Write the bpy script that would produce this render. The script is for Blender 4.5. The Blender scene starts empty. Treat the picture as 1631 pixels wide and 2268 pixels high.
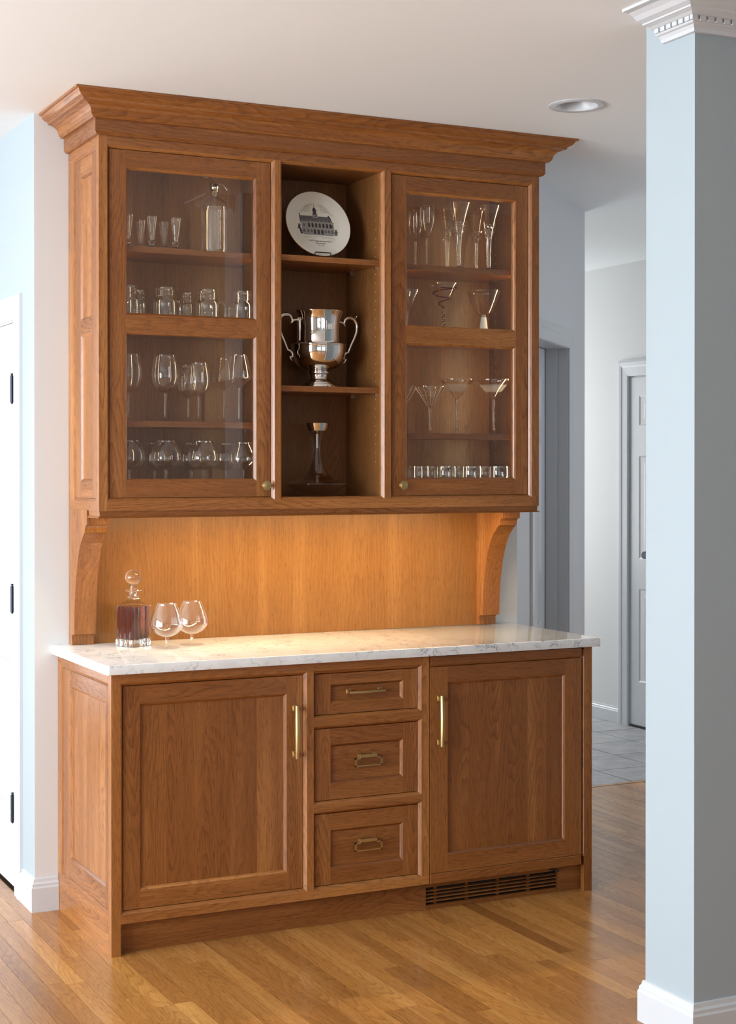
import bpy, bmesh, math, random
from mathutils import Vector, Matrix
R = random.Random(7)
PI = math.pi
SC = bpy.context.scene
COL = SC.collection

# ------------------------------------------------------------------ camera, light, exposure
CAM = dict(C=(-1.4981, -4.6018, 1.5245), yaw=0.4388, pitch=-0.0052, roll=-0.0003, f=3415.1, cx=671.76, cy=1056.2)
def cam_axes():
    y, p, r = CAM['yaw'], CAM['pitch'], CAM['roll']
    f = Vector((math.sin(y)*math.cos(p), math.cos(y)*math.cos(p), math.sin(p)))
    rt = Vector((math.cos(y), -math.sin(y), 0)); up = rt.cross(f)
    c, s = math.cos(r), math.sin(r)
    return rt*c+up*s, up*c-rt*s, f
def make_camera():
    cd = bpy.data.cameras.new('camera'); co = bpy.data.objects.new('camera', cd); COL.objects.link(co)
    rt, up, f = cam_axes()
    m = Matrix(((rt.x, up.x, -f.x), (rt.y, up.y, -f.y), (rt.z, up.z, -f.z))).to_4x4()
    m.translation = Vector(CAM['C']); co.matrix_world = m
    cd.sensor_fit = 'VERTICAL'; cd.sensor_height = 36.0
    cd.lens = CAM['f']*36.0/2268.0
    cd.shift_x = (815.5-CAM['cx'])/2268.0
    cd.shift_y = -(1134.0-CAM['cy'])/2268.0
    cd.clip_start = 0.05; cd.clip_end = 60
    SC.camera = co
make_camera()
SC.view_settings.view_transform = 'Standard'; SC.view_settings.look = 'None'
SC.view_settings.gamma = 1.0; SC.view_settings.use_curve_mapping = False
SC.view_settings.exposure = 0.17
cy = SC.cycles
cy.max_bounces = 12; cy.transparent_max_bounces = 32; cy.transmission_bounces = 12; cy.glossy_bounces = 6; cy.diffuse_bounces = 5
cy.caustics_reflective = False; cy.caustics_refractive = False
cy.sample_clamp_indirect = 6.0; cy.use_denoising = True; cy.denoising_prefilter = 'ACCURATE'

W_ = bpy.data.worlds.new('world'); SC.world = W_; W_.use_nodes = True
W_.node_tree.nodes['Background'].inputs[0].default_value = (.55, .68, .85, 1)
W_.node_tree.nodes['Background'].inputs[1].default_value = 1.0

def area(name, loc, direction, sx, sy, power, color):
    ld = bpy.data.lights.new(name, 'AREA'); ld.shape = 'RECTANGLE'; ld.size = sx; ld.size_y = sy
    ld.energy = power; ld.color = color
    o = bpy.data.objects.new(name, ld); COL.objects.link(o); o.location = loc
    o.rotation_euler = Vector(direction).to_track_quat('-Z', 'Y').to_euler()
    return o
# daylight entering by the windows of the room (the windows themselves are built further down); hall and east lamps are added fill
DAY = (.84, .92, 1.0)
area('daylight_west_window', (-4.52, -1.15, 1.50), (1, 0, 0), 4.6, 1.9, 480, DAY)
area('daylight_north_window', (-1.35, 3.92, 1.35), (0, -1, 0), 2.0, 2.2, 24, (.90, .95, 1.0))
area('daylight_south_window', (-2.6, -7.92, 1.50), (0, 1, 0), 2.6, 1.9, 16, (.96, .98, 1.0))
area('daylight_south_window', (.5, -7.92, 1.50), (0, 1, 0), 1.8, 1.9, 12, (.96, .98, 1.0))
area('daylight_entry_window', (3.35, 4.92, 1.6), (0, -1, 0), 1.2, 1.7, 56, (.98, .98, .98))
area('hall_fill_light', (4.06, -.05, 1.6), (-1, 0, 0), 1.3, 1.7, 12, (.86, .91, 1.0))  # added fill, unseen behind the wall end, to brighten the angled wall
area('east_fill_light', (4.06, -4.4, 1.5), (-1, 0, 0), 2.2, 1.9, 8, (.84, .92, 1.0))  # added fill, out of view, to brighten the right part of the ceiling

# ------------------------------------------------------------------ shared dimensions (metres)
W, D, H = 1.816, 0.5924, 2.7473
ZC, TC = 0.915, 0.0309
XU0, XU1, YU, ZUB = 0.0398, 1.753, 0.2471, 1.386
XL = -0.0815
XF = 4.1486
XP = 1.162
STRIP_W = 1.05

# ------------------------------------------------------------------ material helpers
def mat(name):
    m = bpy.data.materials.new(name); m.use_nodes = True
    nt = m.node_tree; b = nt.nodes['Principled BSDF']
    return m, nt, b
def nd(nt, t, **k):
    n = nt.nodes.new(t)
    for a, v in k.items():
        if a.startswith('i_'):
            key = a[2:]
            n.inputs[int(key) if key.isdigit() else key.replace('_', ' ')].default_value = v
        else: setattr(n, a, v)
    return n
def ramp(nt, pts, interp='LINEAR'):
    r = nt.nodes.new('ShaderNodeValToRGB'); r.color_ramp.interpolation = interp
    while len(r.color_ramp.elements) < len(pts): r.color_ramp.elements.new(.5)
    for e, (p, c) in zip(r.color_ramp.elements, pts):
        e.position = p; e.color = (c[0], c[1], c[2], 1) if hasattr(c, '__len__') else (c, c, c, 1)
    return r
def mixc(nt, fac, a, b, mode='MIX'):
    n = nt.nodes.new('ShaderNodeMix'); n.data_type = 'RGBA'; n.blend_type = mode
    for s, v in ((0, fac), (6, a), (7, b)):
        if hasattr(v, 'links'): nt.links.new(v, n.inputs[s])
        else: n.inputs[s].default_value = v if s == 0 else (v[0], v[1], v[2], 1)
    return n.outputs[2]
def mapv(nt, vec, scale):
    m = nd(nt, 'ShaderNodeMapping'); m.inputs['Scale'].default_value = scale
    nt.links.new(vec, m.inputs['Vector']); return m.outputs[0]

def wood(name, dark, mid, light, rough=.36, spec=.5, coat=.0, contrast=1.0, tone=.5, ring=.0058, line=.55):
    """flat-sawn timber. vertex attribute 'gc': x along the grain, y across from the board's heart, z through; 'rnd' = tone of the board"""
    m, nt, b = mat(name); L = nt.links.new
    gc = nd(nt, 'ShaderNodeAttribute', attribute_name='gc').outputs['Vector']
    rn = nd(nt, 'ShaderNodeAttribute', attribute_name='rnd').outputs['Fac']
    def M(op, a, b_=None, c=None):
        n = nd(nt, 'ShaderNodeMath', operation=op)
        for k, v in enumerate((a, b_, c)):
            if v is None: continue
            if hasattr(v, 'links'): L(v, n.inputs[k])
            else: n.inputs[k].default_value = v
        return n.outputs[0]
    def noise(scale, detail=2., rgh=.5):
        n = nd(nt, 'ShaderNodeTexNoise'); n.inputs['Scale'].default_value = 1.0; n.inputs['Detail'].default_value = detail; n.inputs['Roughness'].default_value = rgh
        L(mapv(nt, gc, scale), n.inputs['Vector']); return n.outputs['Fac']
    sp = nd(nt, 'ShaderNodeSeparateXYZ'); L(gc, sp.inputs[0]); al, ac = sp.outputs[0], sp.outputs[1]
    n1 = noise((2.2, 9, 9)); n2 = noise((3.0, 34, 34), 3.)
    d = M('ADD', M('PINGPONG', M('MULTIPLY', al, .060), .055), .008)
    d = M('MULTIPLY_ADD', M('SUBTRACT', n1, .5), .060, d)
    r = M('SQRT', M('ADD', M('MULTIPLY', ac, ac), M('MULTIPLY', d, d)))
    r = M('MULTIPLY_ADD', M('SUBTRACT', n2, .5), .010, r)
    ph = M('FRACT', M('DIVIDE', r, ring))
    ln = ramp(nt, [(0., .35), (.10, 0.), (.45, .12), (.80, .62), (.93, 1.), (1., .35)]); L(ph, ln.inputs[0])
    fade = noise((1.6, 16, 16), 2.)
    fd = ramp(nt, [(.34, .15), (.64, 1.)]); L(fade, fd.inputs[0])
    lf = M('MULTIPLY', M('MULTIPLY', ln.outputs[0], fd.outputs[0]), line)
    big = noise((.9, 13, 13), 3.)
    soft = ramp(nt, [(.32, mid), (.50, mid), (.70, light)]); L(big, soft.inputs[0])
    c = mixc(nt, lf, soft.outputs[0], dark)
    fine = noise((8, 260, 260), 4., .65)
    fr = ramp(nt, [(.3, 1-.20*contrast), (.62, 1.06)]); L(fine, fr.inputs[0])
    c = mixc(nt, 1.0, c, fr.outputs[0], 'MULTIPLY')
    pore = noise((30, 560, 560), 1.)
    pr = ramp(nt, [(.30, 1-.40*contrast), (.42, 1.0)]); L(pore, pr.inputs[0])
    c = mixc(nt, 1.0, c, pr.outputs[0], 'MULTIPLY')
    tr = ramp(nt, [(0., (1-tone*.62, 1-tone*.74, 1-tone*.82)), (.5, (1, 1, 1)), (1., (1+tone*.75, 1+tone*.95, 1+tone*.95))]); L(rn, tr.inputs[0])
    c = mixc(nt, 1.0, c, tr.outputs[0], 'MULTIPLY')
    L(c, b.inputs['Base Color'])
    b.inputs['Roughness'].default_value = rough; b.inputs['Specular IOR Level'].default_value = spec
    b.inputs['Coat Weight'].default_value = coat; b.inputs['Coat Roughness'].default_value = .12
    bp = nd(nt, 'ShaderNodeBump'); bp.inputs['Strength'].default_value = .10; bp.inputs['Distance'].default_value = .0006
    L(fine, bp.inputs['Height']); L(bp.outputs[0], b.inputs['Normal'])
    return m
def plain(name, col, rough=.5, metal=0., spec=.5, bump=0., bscale=300.):
    m, nt, b = mat(name)
    b.inputs['Base Color'].default_value = (*col, 1); b.inputs['Roughness'].default_value = rough
    b.inputs['Metallic'].default_value = metal; b.inputs['Specular IOR Level'].default_value = spec
    n = nd(nt, 'ShaderNodeTexNoise'); n.inputs['Scale'].default_value = bscale; n.inputs['Detail'].default_value = 3
    tc = nd(nt, 'ShaderNodeTexCoord'); nt.links.new(tc.outputs['Object'], n.inputs['Vector'])
    if bump:
        bp = nd(nt, 'ShaderNodeBump'); bp.inputs['Strength'].default_value = bump; bp.inputs['Distance'].default_value = .001
        nt.links.new(n.outputs['Fac'], bp.inputs['Height']); nt.links.new(bp.outputs[0], b.inputs['Normal'])
    else:
        rr = ramp(nt, [(.3, max(0., rough-.03)), (.7, rough+.03)])
        nt.links.new(n.outputs['Fac'], rr.inputs[0]); nt.links.new(rr.outputs[0], b.inputs['Roughness'])
    return m
def thin_glass(name, tint=(.97, .98, .98), gain=1.0, base=.045, rough=.0, power=3.2):
    m = bpy.data.materials.new(name); m.use_nodes = True; nt = m.node_tree; nt.nodes.clear(); L = nt.links.new
    out = nd(nt, 'ShaderNodeOutputMaterial'); mx = nd(nt, 'ShaderNodeMixShader')
    tr = nd(nt, 'ShaderNodeBsdfTransparent'); tr.inputs[0].default_value = (*tint, 1)
    gl = nd(nt, 'ShaderNodeBsdfGlossy'); gl.inputs['Roughness'].default_value = rough; gl.inputs[0].default_value = (1, 1, 1, 1)
    lw = nd(nt, 'ShaderNodeLayerWeight'); lw.inputs[0].default_value = .5
    p = nd(nt, 'ShaderNodeMath', operation='POWER'); L(lw.outputs['Facing'], p.inputs[0]); p.inputs[1].default_value = power
    a = nd(nt, 'ShaderNodeMath', operation='MULTIPLY_ADD', use_clamp=True); L(p.outputs[0], a.inputs[0]); a.inputs[1].default_value = (1-base)*gain; a.inputs[2].default_value = base*gain
    L(a.outputs[0], mx.inputs[0]); L(tr.outputs[0], mx.inputs[1]); L(gl.outputs[0], mx.inputs[2]); L(mx.outputs[0], out.inputs[0])
    return m
def solid_glass(name, col=(1, 1, 1), rough=0., ior=1.48):
    m, nt, b = mat(name)
    b.inputs['Base Color'].default_value = (*col, 1); b.inputs['Roughness'].default_value = rough
    b.inputs['Transmission Weight'].default_value = 1.0; b.inputs['IOR'].default_value = ior
    return m
def marble(name):
    m, nt, b = mat(name); L = nt.links.new
    tc = nd(nt, 'ShaderNodeTexCoord').outputs['Object']
    w = nd(nt, 'ShaderNodeTexNoise'); w.inputs['Scale'].default_value = 9; w.inputs['Detail'].default_value = 5; L(tc, w.inputs['Vector'])
    off = nd(nt, 'ShaderNodeVectorMath', operation='MULTIPLY_ADD'); L(w.outputs['Color'], off.inputs[0]); off.inputs[1].default_value = (.12, .12, .12); L(tc, off.inputs[2])
    v = nd(nt, 'ShaderNodeTexNoise'); v.inputs['Scale'].default_value = 17.; v.inputs['Detail'].default_value = 3.5; v.inputs['Roughness'].default_value = .62
    L(mapv(nt, off.outputs[0], (.75, 1.5, 1.5)), v.inputs['Vector'])
    s = nd(nt, 'ShaderNodeMath', operation='SUBTRACT'); L(v.outputs['Fac'], s.inputs[0]); s.inputs[1].default_value = .5
    ab = nd(nt, 'ShaderNodeMath', operation='ABSOLUTE'); L(s.outputs[0], ab.inputs[0])
    vein = ramp(nt, [(0., .9), (.008, .62), (.028, 0.)]); L(ab.outputs[0], vein.inputs[0])
    pt = nd(nt, 'ShaderNodeTexNoise'); pt.inputs['Scale'].default_value = 12; L(tc, pt.inputs['Vector'])
    pm = ramp(nt, [(.42, .08), (.62, 1.)]); L(pt.outputs['Fac'], pm.inputs[0])
    cl = ramp(nt, [(.35, (.72, .725, .725)), (.65, (.80, .805, .805))]); L(w.outputs['Fac'], cl.inputs[0])
    f = nd(nt, 'ShaderNodeMath', operation='MULTIPLY'); L(vein.outputs[0], f.inputs[0]); L(pm.outputs[0], f.inputs[1])
    c = mixc(nt, f.outputs[0], cl.outputs[0], (.27, .29, .33))
    L(c, b.inputs['Base Color']); b.inputs['Roughness'].default_value = .07; b.inputs['Specular IOR Level'].default_value = .55
    return m
def tile_mat(name):
    m, nt, b = mat(name); L = nt.links.new
    g = nd(nt, 'ShaderNodeNewGeometry').outputs['Position']
    n = nd(nt, 'ShaderNodeTexNoise'); n.inputs['Scale'].default_value = 9; n.inputs['Detail'].default_value = 6; L(g, n.inputs['Vector'])
    r = ramp(nt, [(.3, (.27, .27, .28)), (.7, (.43, .43, .44))]); L(n.outputs['Fac'], r.inputs[0])
    L(r.outputs[0], b.inputs['Base Color']); b.inputs['Roughness'].default_value = .45
    return m

MT = {}
MT['wood'] = wood('cabinet_wood', (.112, .032, .0075), (.268, .096, .0235), (.375, .150, .041), rough=.26, tone=.40)
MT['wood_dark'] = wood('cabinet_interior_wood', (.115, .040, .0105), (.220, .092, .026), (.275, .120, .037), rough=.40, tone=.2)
MT['floor'] = wood('oak_floor', (.21, .073, .016), (.415, .180, .044), (.52, .252, .072), rough=.27, coat=.10, tone=.46, ring=.0062, line=.5)
MT['veneer'] = wood('backsplash_veneer', (.185, .070, .016), (.275, .118, .030), (.330, .150, .043), rough=.34, tone=.2, contrast=.8, ring=.0105, line=.5)
MT['paint_wall'] = plain('wall_paint', (.645, .67, .68), .65, bump=.05)
MT['blue_paint_and_tint'] = plain('blue_paint_and_daylight_tint', (.355, .42, .455), .6, bump=.05)  # wall end's blue-grey paint; on the left wall it carries daylight's tint
MT['paint_hall'] = plain('hall_wall_paint', (.64, .65, .645), .6, bump=.05)
MT['paint_hall_tinted'] = plain('hall_paint_daylight_tint', (.60, .62, .645), .6, bump=.05)  # hall paint with the blue of daylight put into its colour
MT['ceiling'] = plain('ceiling_paint', (.80, .84, .855), .7, bump=.04)
MT['trim'] = plain('white_trim_paint', (.56, .59, .62), .32)
MT['marble'] = marble('veined_marble')
MT['tile'] = tile_mat('grey_tile')
MT['grout'] = plain('grout', (.13, .13, .13), .8)
MT['subfloor'] = plain('subfloor', (.05, .028, .012), .8)
MT['brass'] = plain('brushed_brass', (.66, .47, .21), .33, 1.)
MT['silver'] = plain('silver', (.86, .83, .79), .045, 1.)
MT['silver_dull'] = plain('worn_silver', (.74, .72, .68), .28, 1.)
MT['chrome'] = plain('chrome', (.80, .79, .77), .10, 1.)
MT['black'] = plain('black_metal', (.012, .012, .014), .45, .3)
MT['hinge'] = plain('dark_hinge', (.02, .028, .045), .4, .5)
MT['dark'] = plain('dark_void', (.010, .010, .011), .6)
MT['pane'] = thin_glass('door_glass', (.97, .975, .97), gain=.70, base=.048)
MT['gthin'] = thin_glass('blown_glass', (.98, .985, .985), gain=1.3, base=.05, power=2.3)
MT['gthick'] = thin_glass('pressed_glass', (.955, .965, .96), gain=1.25, base=.085, rough=.02, power=2.4)
MT['gfoot'] = thin_glass('glass_foot', (.98, .985, .985), gain=.3, base=.06)
MT['gsolid'] = solid_glass('clear_glass')
MT['gfacet'] = thin_glass('cut_crystal', (.96, .965, .96), gain=1.2, base=.20, power=1.6)
MT['gsmoke'] = thin_glass('decanter_glass', (.80, .76, .74), gain=1.1, base=.05, power=2.0)
MT['frost'] = plain('frosted_glass', (.78, .78, .76), .55)
m_, nt_, b_ = mat('etched_glass'); b_.inputs['Base Color'].default_value = (.85, .84, .80, 1); b_.inputs['Roughness'].default_value = .5; b_.inputs['Alpha'].default_value = .22; MT['etch'] = m_
m_, nt_, b_ = mat('etched_lettering'); b_.inputs['Base Color'].default_value = (.75, .76, .72, 1); b_.inputs['Roughness'].default_value = .5; b_.inputs['Alpha'].default_value = .22; MT['etch2'] = m_
MT['red'] = plain('red_glass', (.085, .006, .010), .15)
m_, nt_, b_ = mat('brown_spirit'); b_.inputs['Base Color'].default_value = (.15, .020, .004, 1); b_.inputs['Roughness'].default_value = .12; b_.inputs['Transmission Weight'].default_value = .7; b_.inputs['IOR'].default_value = 1.36; b_.inputs['Specular IOR Level'].default_value = .2; MT['spirit'] = m_
MT['gcut'] = thin_glass('cut_glass', (.95, .96, .95), gain=.85, base=.05, rough=.0)
MT['china'] = plain('cream_china', (.72, .71, .63), .14)
MT['gilt'] = plain('gilt_rim', (.62, .36, .12), .3, .8)
MT['ink'] = plain('black_ink', (.03, .03, .035), .5)
MT['ink_mid'] = plain('grey_ink', (.11, .11, .115), .5)
MT['ink_light'] = plain('pale_ink', (.29, .285, .265), .5)
MT['white_plastic'] = plain('white_pin', (.8, .78, .74), .4)

# ------------------------------------------------------------------ mesh helpers
class MB:
    def __init__(s): s.v = []; s.f = []; s.g = []; s.r = []; s.mi = []; s.cur = 0
    def add(s, verts, faces, axis=2, rnd=None, off=None):
        if rnd is None: rnd = R.random()
        n = len(s.v); s.v += [tuple(p) for p in verts]
        Q = []
        for p in verts:
            q = (p[2], p[0], p[1]) if axis == 2 else ((p[0], p[2], p[1]) if axis == 0 else (p[1], p[0], p[2]))
            Q.append((q[0], .80*q[1]+.60*q[2], .60*q[1]-.80*q[2]))
        if off is None: off = (R.uniform(0, 40), R.uniform(-.03, .03), R.uniform(0, 9))
        mid = (min(q[1] for q in Q)+max(q[1] for q in Q))/2 if Q else 0
        for q in Q: s.g.append((q[0]+off[0], q[1]-mid+off[1], q[2]+off[2])); s.r.append(rnd)
        for f in faces: s.f.append(tuple(i+n for i in f)); s.mi.append(s.cur)
        return s
    def box(s, x0, x1, y0, y1, z0, z1, axis=2, rnd=None, bev=0, off=None):
        if bev:
            bm = bmesh.new(); bmesh.ops.create_cube(bm, size=1)
            for v in bm.verts: v.co = Vector((x0+(x1-x0)*(v.co.x+.5), y0+(y1-y0)*(v.co.y+.5), z0+(z1-z0)*(v.co.z+.5)))
            bmesh.ops.bevel(bm, geom=bm.edges[:], offset=bev, segments=2, profile=.6, affect='EDGES')
            bm.verts.index_update()
            vs = [v.co[:] for v in bm.verts]; fs = [[v.index for v in f.verts] for f in bm.faces]; bm.free()
            return s.add(vs, fs, axis, rnd, off)
        v = [(x, y, z) for x in (x0, x1) for y in (y0, y1) for z in (z0, z1)]
        return s.add(v, [(0, 1, 3, 2), (4, 6, 7, 5), (0, 4, 5, 1), (2, 3, 7, 6), (0, 2, 6, 4), (1, 5, 7, 3)], axis, rnd, off)
    def hexa(s, p, axis=2, rnd=None, off=None):       # 8 points: bottom loop 0-3, top loop 4-7
        return s.add(p, [(3, 2, 1, 0), (4, 5, 6, 7), (0, 1, 5, 4), (1, 2, 6, 5), (2, 3, 7, 6), (3, 0, 4, 7)], axis, rnd, off)
    def loft(s, loops, axis=2, rnd=None, cap=True, closed=False, off=None):
        n = len(loops[0]); vs = [p for l in loops for p in l]; fs = []
        m = len(loops)
        for k in range(m if closed else m-1):
            a, b = k*n, ((k+1) % m)*n
            for i in range(n): j = (i+1) % n; fs.append((a+i, a+j, b+j, b+i))
        if cap and not closed:
            fs.append(tuple(reversed(range(n)))); fs.append(tuple(range((m-1)*n, m*n)))
        return s.add(vs, fs, axis, rnd, off)
    def lathe(s, prof, c=(0, 0, 0), seg=32, cap=False, ax='z', scale=1.):
        vs = []; fs = []; idx = []
        for (r, h) in prof:
            r *= scale; h *= scale
            if r < 1e-6:
                idx.append([len(vs)]); vs.append((0, 0, h))
            else:
                idx.append(list(range(len(vs), len(vs)+seg)))
                vs += [(r*math.cos(2*PI*i/seg), r*math.sin(2*PI*i/seg), h) for i in range(seg)]
        for a, b in zip(idx, idx[1:]):
            for i in range(seg):
                j = (i+1) % seg
                if len(a) == 1 and len(b) == 1: continue
                if len(a) == 1: fs.append((a[0], b[j], b[i]))
                elif len(b) == 1: fs.append((a[i], a[j], b[0]))
                else: fs.append((a[i], a[j], b[j], b[i]))
        if cap:
            if len(idx[0]) > 1: fs.append(tuple(reversed(idx[0])))
            if len(idx[-1]) > 1: fs.append(tuple(idx[-1]))
        if ax == 'y': vs = [(x, -z, y) for x, y, z in vs]     # axis towards the viewer side (-y)
        return s.add([(x+c[0], y+c[1], z+c[2]) for x, y, z in vs], fs)
    def tube(s, path, rad, seg=8, closed=False):
        P = [Vector(p) for p in path]; n = len(P); loops = []
        prev = None
        for i, p in enumerate(P):
            if closed: t = P[(i+1) % n]-P[i-1]
            else: t = (P[min(i+1, n-1)]-P[max(i-1, 0)])
            t.normalize()
            if prev is None:
                a = Vector((0, 0, 1)) if abs(t.z) < .9 else Vector((1, 0, 0))
                u = t.cross(a).normalized()
            else:
                u = (prev-t*prev.dot(t)).normalized()
            prev = u; w = t.cross(u)
            r = rad[i] if hasattr(rad, '__len__') else rad
            loops.append([tuple(p+(u*math.cos(2*PI*k/seg)+w*math.sin(2*PI*k/seg))*r) for k in range(seg)])
        return s.loft(loops, closed=closed)
    def build(s, name, material, parent=None, origin=None, smooth=False, angle=35, recalc=True, kind=None, label=None, cat=None, group=None):
        o0 = Vector(origin) if origin is not None else (Vector(parent['_o']) if parent is not None and '_o' in parent else Vector((0, 0, 0)))
        me = bpy.data.meshes.new(name)
        me.from_pydata([(p[0]-o0.x, p[1]-o0.y, p[2]-o0.z) for p in s.v], [], s.f)
        if recalc:
            bm = bmesh.new(); bm.from_mesh(me); bmesh.ops.recalc_face_normals(bm, faces=bm.faces[:]); bm.to_mesh(me); bm.free()
        a = me.attributes.new('gc', 'FLOAT_VECTOR', 'POINT'); a.data.foreach_set('vector', [c for g in s.g for c in g])
        a = me.attributes.new('rnd', 'FLOAT', 'POINT'); a.data.foreach_set('value', s.r)
        for m in (material if isinstance(material, (list, tuple)) else [material]): me.materials.append(MT[m])
        if any(s.mi): me.polygons.foreach_set('material_index', s.mi)
        if smooth:
            me.polygons.foreach_set('use_smooth', [True]*len(me.polygons)); me.set_sharp_from_angle(angle=math.radians(angle))
        me.update()
        ob = bpy.data.objects.new(name, me); COL.objects.link(ob)
        if parent is not None: ob.parent = parent; ob['_o'] = tuple(o0)
        else: ob.location = o0; ob['_o'] = tuple(o0)
        if kind: ob['kind'] = kind
        if label: ob['label'] = label
        if cat: ob['category'] = cat
        if group: ob['group'] = group
        return ob
def thing(name, loc, label, cat, group=None):
    o = bpy.data.objects.new(name, None); COL.objects.link(o); o.location = loc; o.empty_display_size = .05
    o['_o'] = tuple(loc); o['label'] = label; o['category'] = cat
    if group: o['group'] = group
    return o
def copy_tree(o, parent=None):
    c = o.copy(); COL.objects.link(c)
    if parent is not None: c.parent = parent
    for ch in list(o.children): copy_tree(ch, c)
    return c
def place(proto, used, loc, label, rotz=0., scale=1., group=None):
    o = proto if not used else copy_tree(proto)
    used.append(1)
    o.location = loc; o.rotation_euler = (0, 0, rotz); o.scale = (scale,)*3; o['label'] = label
    if group: o['group'] = group
    return o

# a surface frame: a = along, t = depth behind the face, b = up
def FRONT(yf): return (lambda a, t, b: (a, yf+t, b)), 0
def LEFT(xf): return (lambda a, t, b: (xf+t, a, b)), 1
def RIGHTFACING(xf): return (lambda a, t, b: (xf-t, a, b)), 1
def WALL45(A, u, n): return (lambda a, t, b: (A[0]+u[0]*a-n[0]*t, A[1]+u[1]*a-n[1]*t, b)), 0
def brd(mb, F, a0, a1, b0, b1, t0, t1, vert=True, rnd=None, off=None):
    P, ax = F
    p = [P(a0, t0, b0), P(a1, t0, b0), P(a1, t1, b0), P(a0, t1, b0), P(a0, t0, b1), P(a1, t0, b1), P(a1, t1, b1), P(a0, t1, b1)]
    return mb.hexa(p, 2 if vert else ax, rnd, off)
def ring(mb, F, a0, a1, b0, b1, w, d, tf, tb, rnds=None, sides='LRTB'):
    """mitred moulding around an opening a0..a1 x b0..b1: face edge w outside the opening at depth tf, falls to depth tf+d, ends at tb"""
    P, ax = F
    def seg(o0, o1, i0, i1, vert, r):      # o: outer pts, i: inner pts (a,b)
        m0 = (i0[0]+(o0[0]-i0[0])*.38, i0[1]+(o0[1]-i0[1])*.38); m1 = (i1[0]+(o1[0]-i1[0])*.38, i1[1]+(o1[1]-i1[1])*.38)
        lo = [P(*(o0[0], tf, o0[1])), P(m0[0], tf+d*.50, m0[1]), P(i0[0], tf+d, i0[1]), P(i0[0], tb, i0[1]), P(o0[0], tb, o0[1])]
        hi = [P(*(o1[0], tf, o1[1])), P(m1[0], tf+d*.50, m1[1]), P(i1[0], tf+d, i1[1]), P(i1[0], tb, i1[1]), P(o1[0], tb, o1[1])]
        mb.loft([lo, hi], 2 if vert else ax, r)
    r = rnds or [R.random() for _ in range(4)]
    A0, A1, B0, B1 = a0-w, a1+w, b0-w, b1+w
    if 'L' in sides: seg((A0, B0), (A0, B1), (a0, b0), (a0, b1), True, r[0])
    if 'R' in sides: seg((A1, B0), (A1, B1), (a1, b0), (a1, b1), True, r[1])
    if 'B' in sides: seg((A0, B0), (A1, B0), (a0, b0), (a1, b0), False, r[2])
    if 'T' in sides: seg((A0, B1), (A1, B1), (a0, b1), (a1, b1), False, r[3])
def panel_boards(mb, F, a0, a1, b0, b1, t0, t1, n, vert=True, lo=.25, hi=.75):
    if not vert:
        return brd(mb, F, a0, a1, b0, b1, t0, t1, False, R.uniform(lo, hi))
    cuts = [a0]+sorted(a0+(a1-a0)*((k+R.uniform(-.25, .25))/n) for k in range(1, n))+[a1]
    for c0, c1 in zip(cuts, cuts[1:]): brd(mb, F, c0, c1, b0, b1, t0, t1, True, R.uniform(lo, hi))
def framed(mb, F, a0, a1, b0, b1, sl, sr, rt, rb, t0, t1, mids=(), w=.008, d=.009):
    """stiles and rails of a door with a bevel round each opening; returns the openings"""
    brd(mb, F, a0, a0+sl, b0, b1, t0, t1, True, R.uniform(.3, .7)); brd(mb, F, a1-sr, a1, b0, b1, t0, t1, True, R.uniform(.3, .7))
    zs = [b0+rb]+[z for m in mids for z in m]+[b1-rt]
    brd(mb, F, a0+sl, a1-sr, b0, b0+rb, t0, t1, False, R.uniform(.3, .75)); brd(mb, F, a0+sl, a1-sr, b1-rt, b1, t0, t1, False, R.uniform(.2, .7))
    for m in mids: brd(mb, F, a0+sl, a1-sr, m[0], m[1], t0, t1, False, R.uniform(.3, .7))
    ops = []
    for k in range(0, len(zs), 2):
        o = (a0+sl+w, a1-sr-w, zs[k]+w, zs[k+1]-w); ops.append(o)
        ring(mb, F, *o, w, d, t0, t1)
    return ops

# ------------------------------------------------------------------ the room
def structure(mb, name, m, label, cat, parent=None, **k):
    o = mb.build(name, m, parent, kind='structure' if parent is None else None, label=label if parent is None else None, cat=cat if parent is None else None, **k)
    return o
def in_view(p):
    rt, up, f = cam_axes(); v = Vector(p)-Vector(CAM['C']); z = v.dot(f)
    if z < .2: return None
    x = CAM['cx']+CAM['f']*v.dot(rt)/z; y = CAM['cy']-CAM['f']*v.dot(up)/z
    return (x, y, z)

# floor
fl = MB().box(-4.7, 4.3, -8.1, 5.1, -.06, -.012)
floor = structure(fl, 'floor', 'subfloor', 'honey oak strip floor laid towards the hall, meeting grey tiles', 'floor')
PW = .0572
planks = []
i = 0
x = -4.66
while x < 4.14:
    x1 = x+PW
    xm = x+PW/2
    if xm < XL: yend = 4.0
    elif xm < 1.86: yend = .07 if x > 0.002 and x1 < 1.81 else D-.001
    else: yend = 1.482
    y = -8.0+R.uniform(-.9, 0)
    while y < yend:
        ln = R.choice((.35, .5, .65, .8, .95, 1.1, 1.3))*R.uniform(.85, 1.15)
        y1 = min(y+ln, yend)
        if yend-y1 < .12: y1 = yend
        planks.append((x, x1, max(y, -8.0), y1)); y = y1
    x = x1
def plank_score(p):
    best = 0
    ar = (p[1]-p[0])*(p[3]-p[2]); n = 0; s = 0
    for k in range(6):
        q = in_view(((p[0]+p[1])/2, p[2]+(p[3]-p[2])*(k+.5)/6, 0))
        if q and -10 < q[0] < 1641 and q[1] < 2280: s += 1./q[2]**3
    return ar*s
order = sorted(planks, key=plank_score, reverse=True)
rest = MB()
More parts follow.
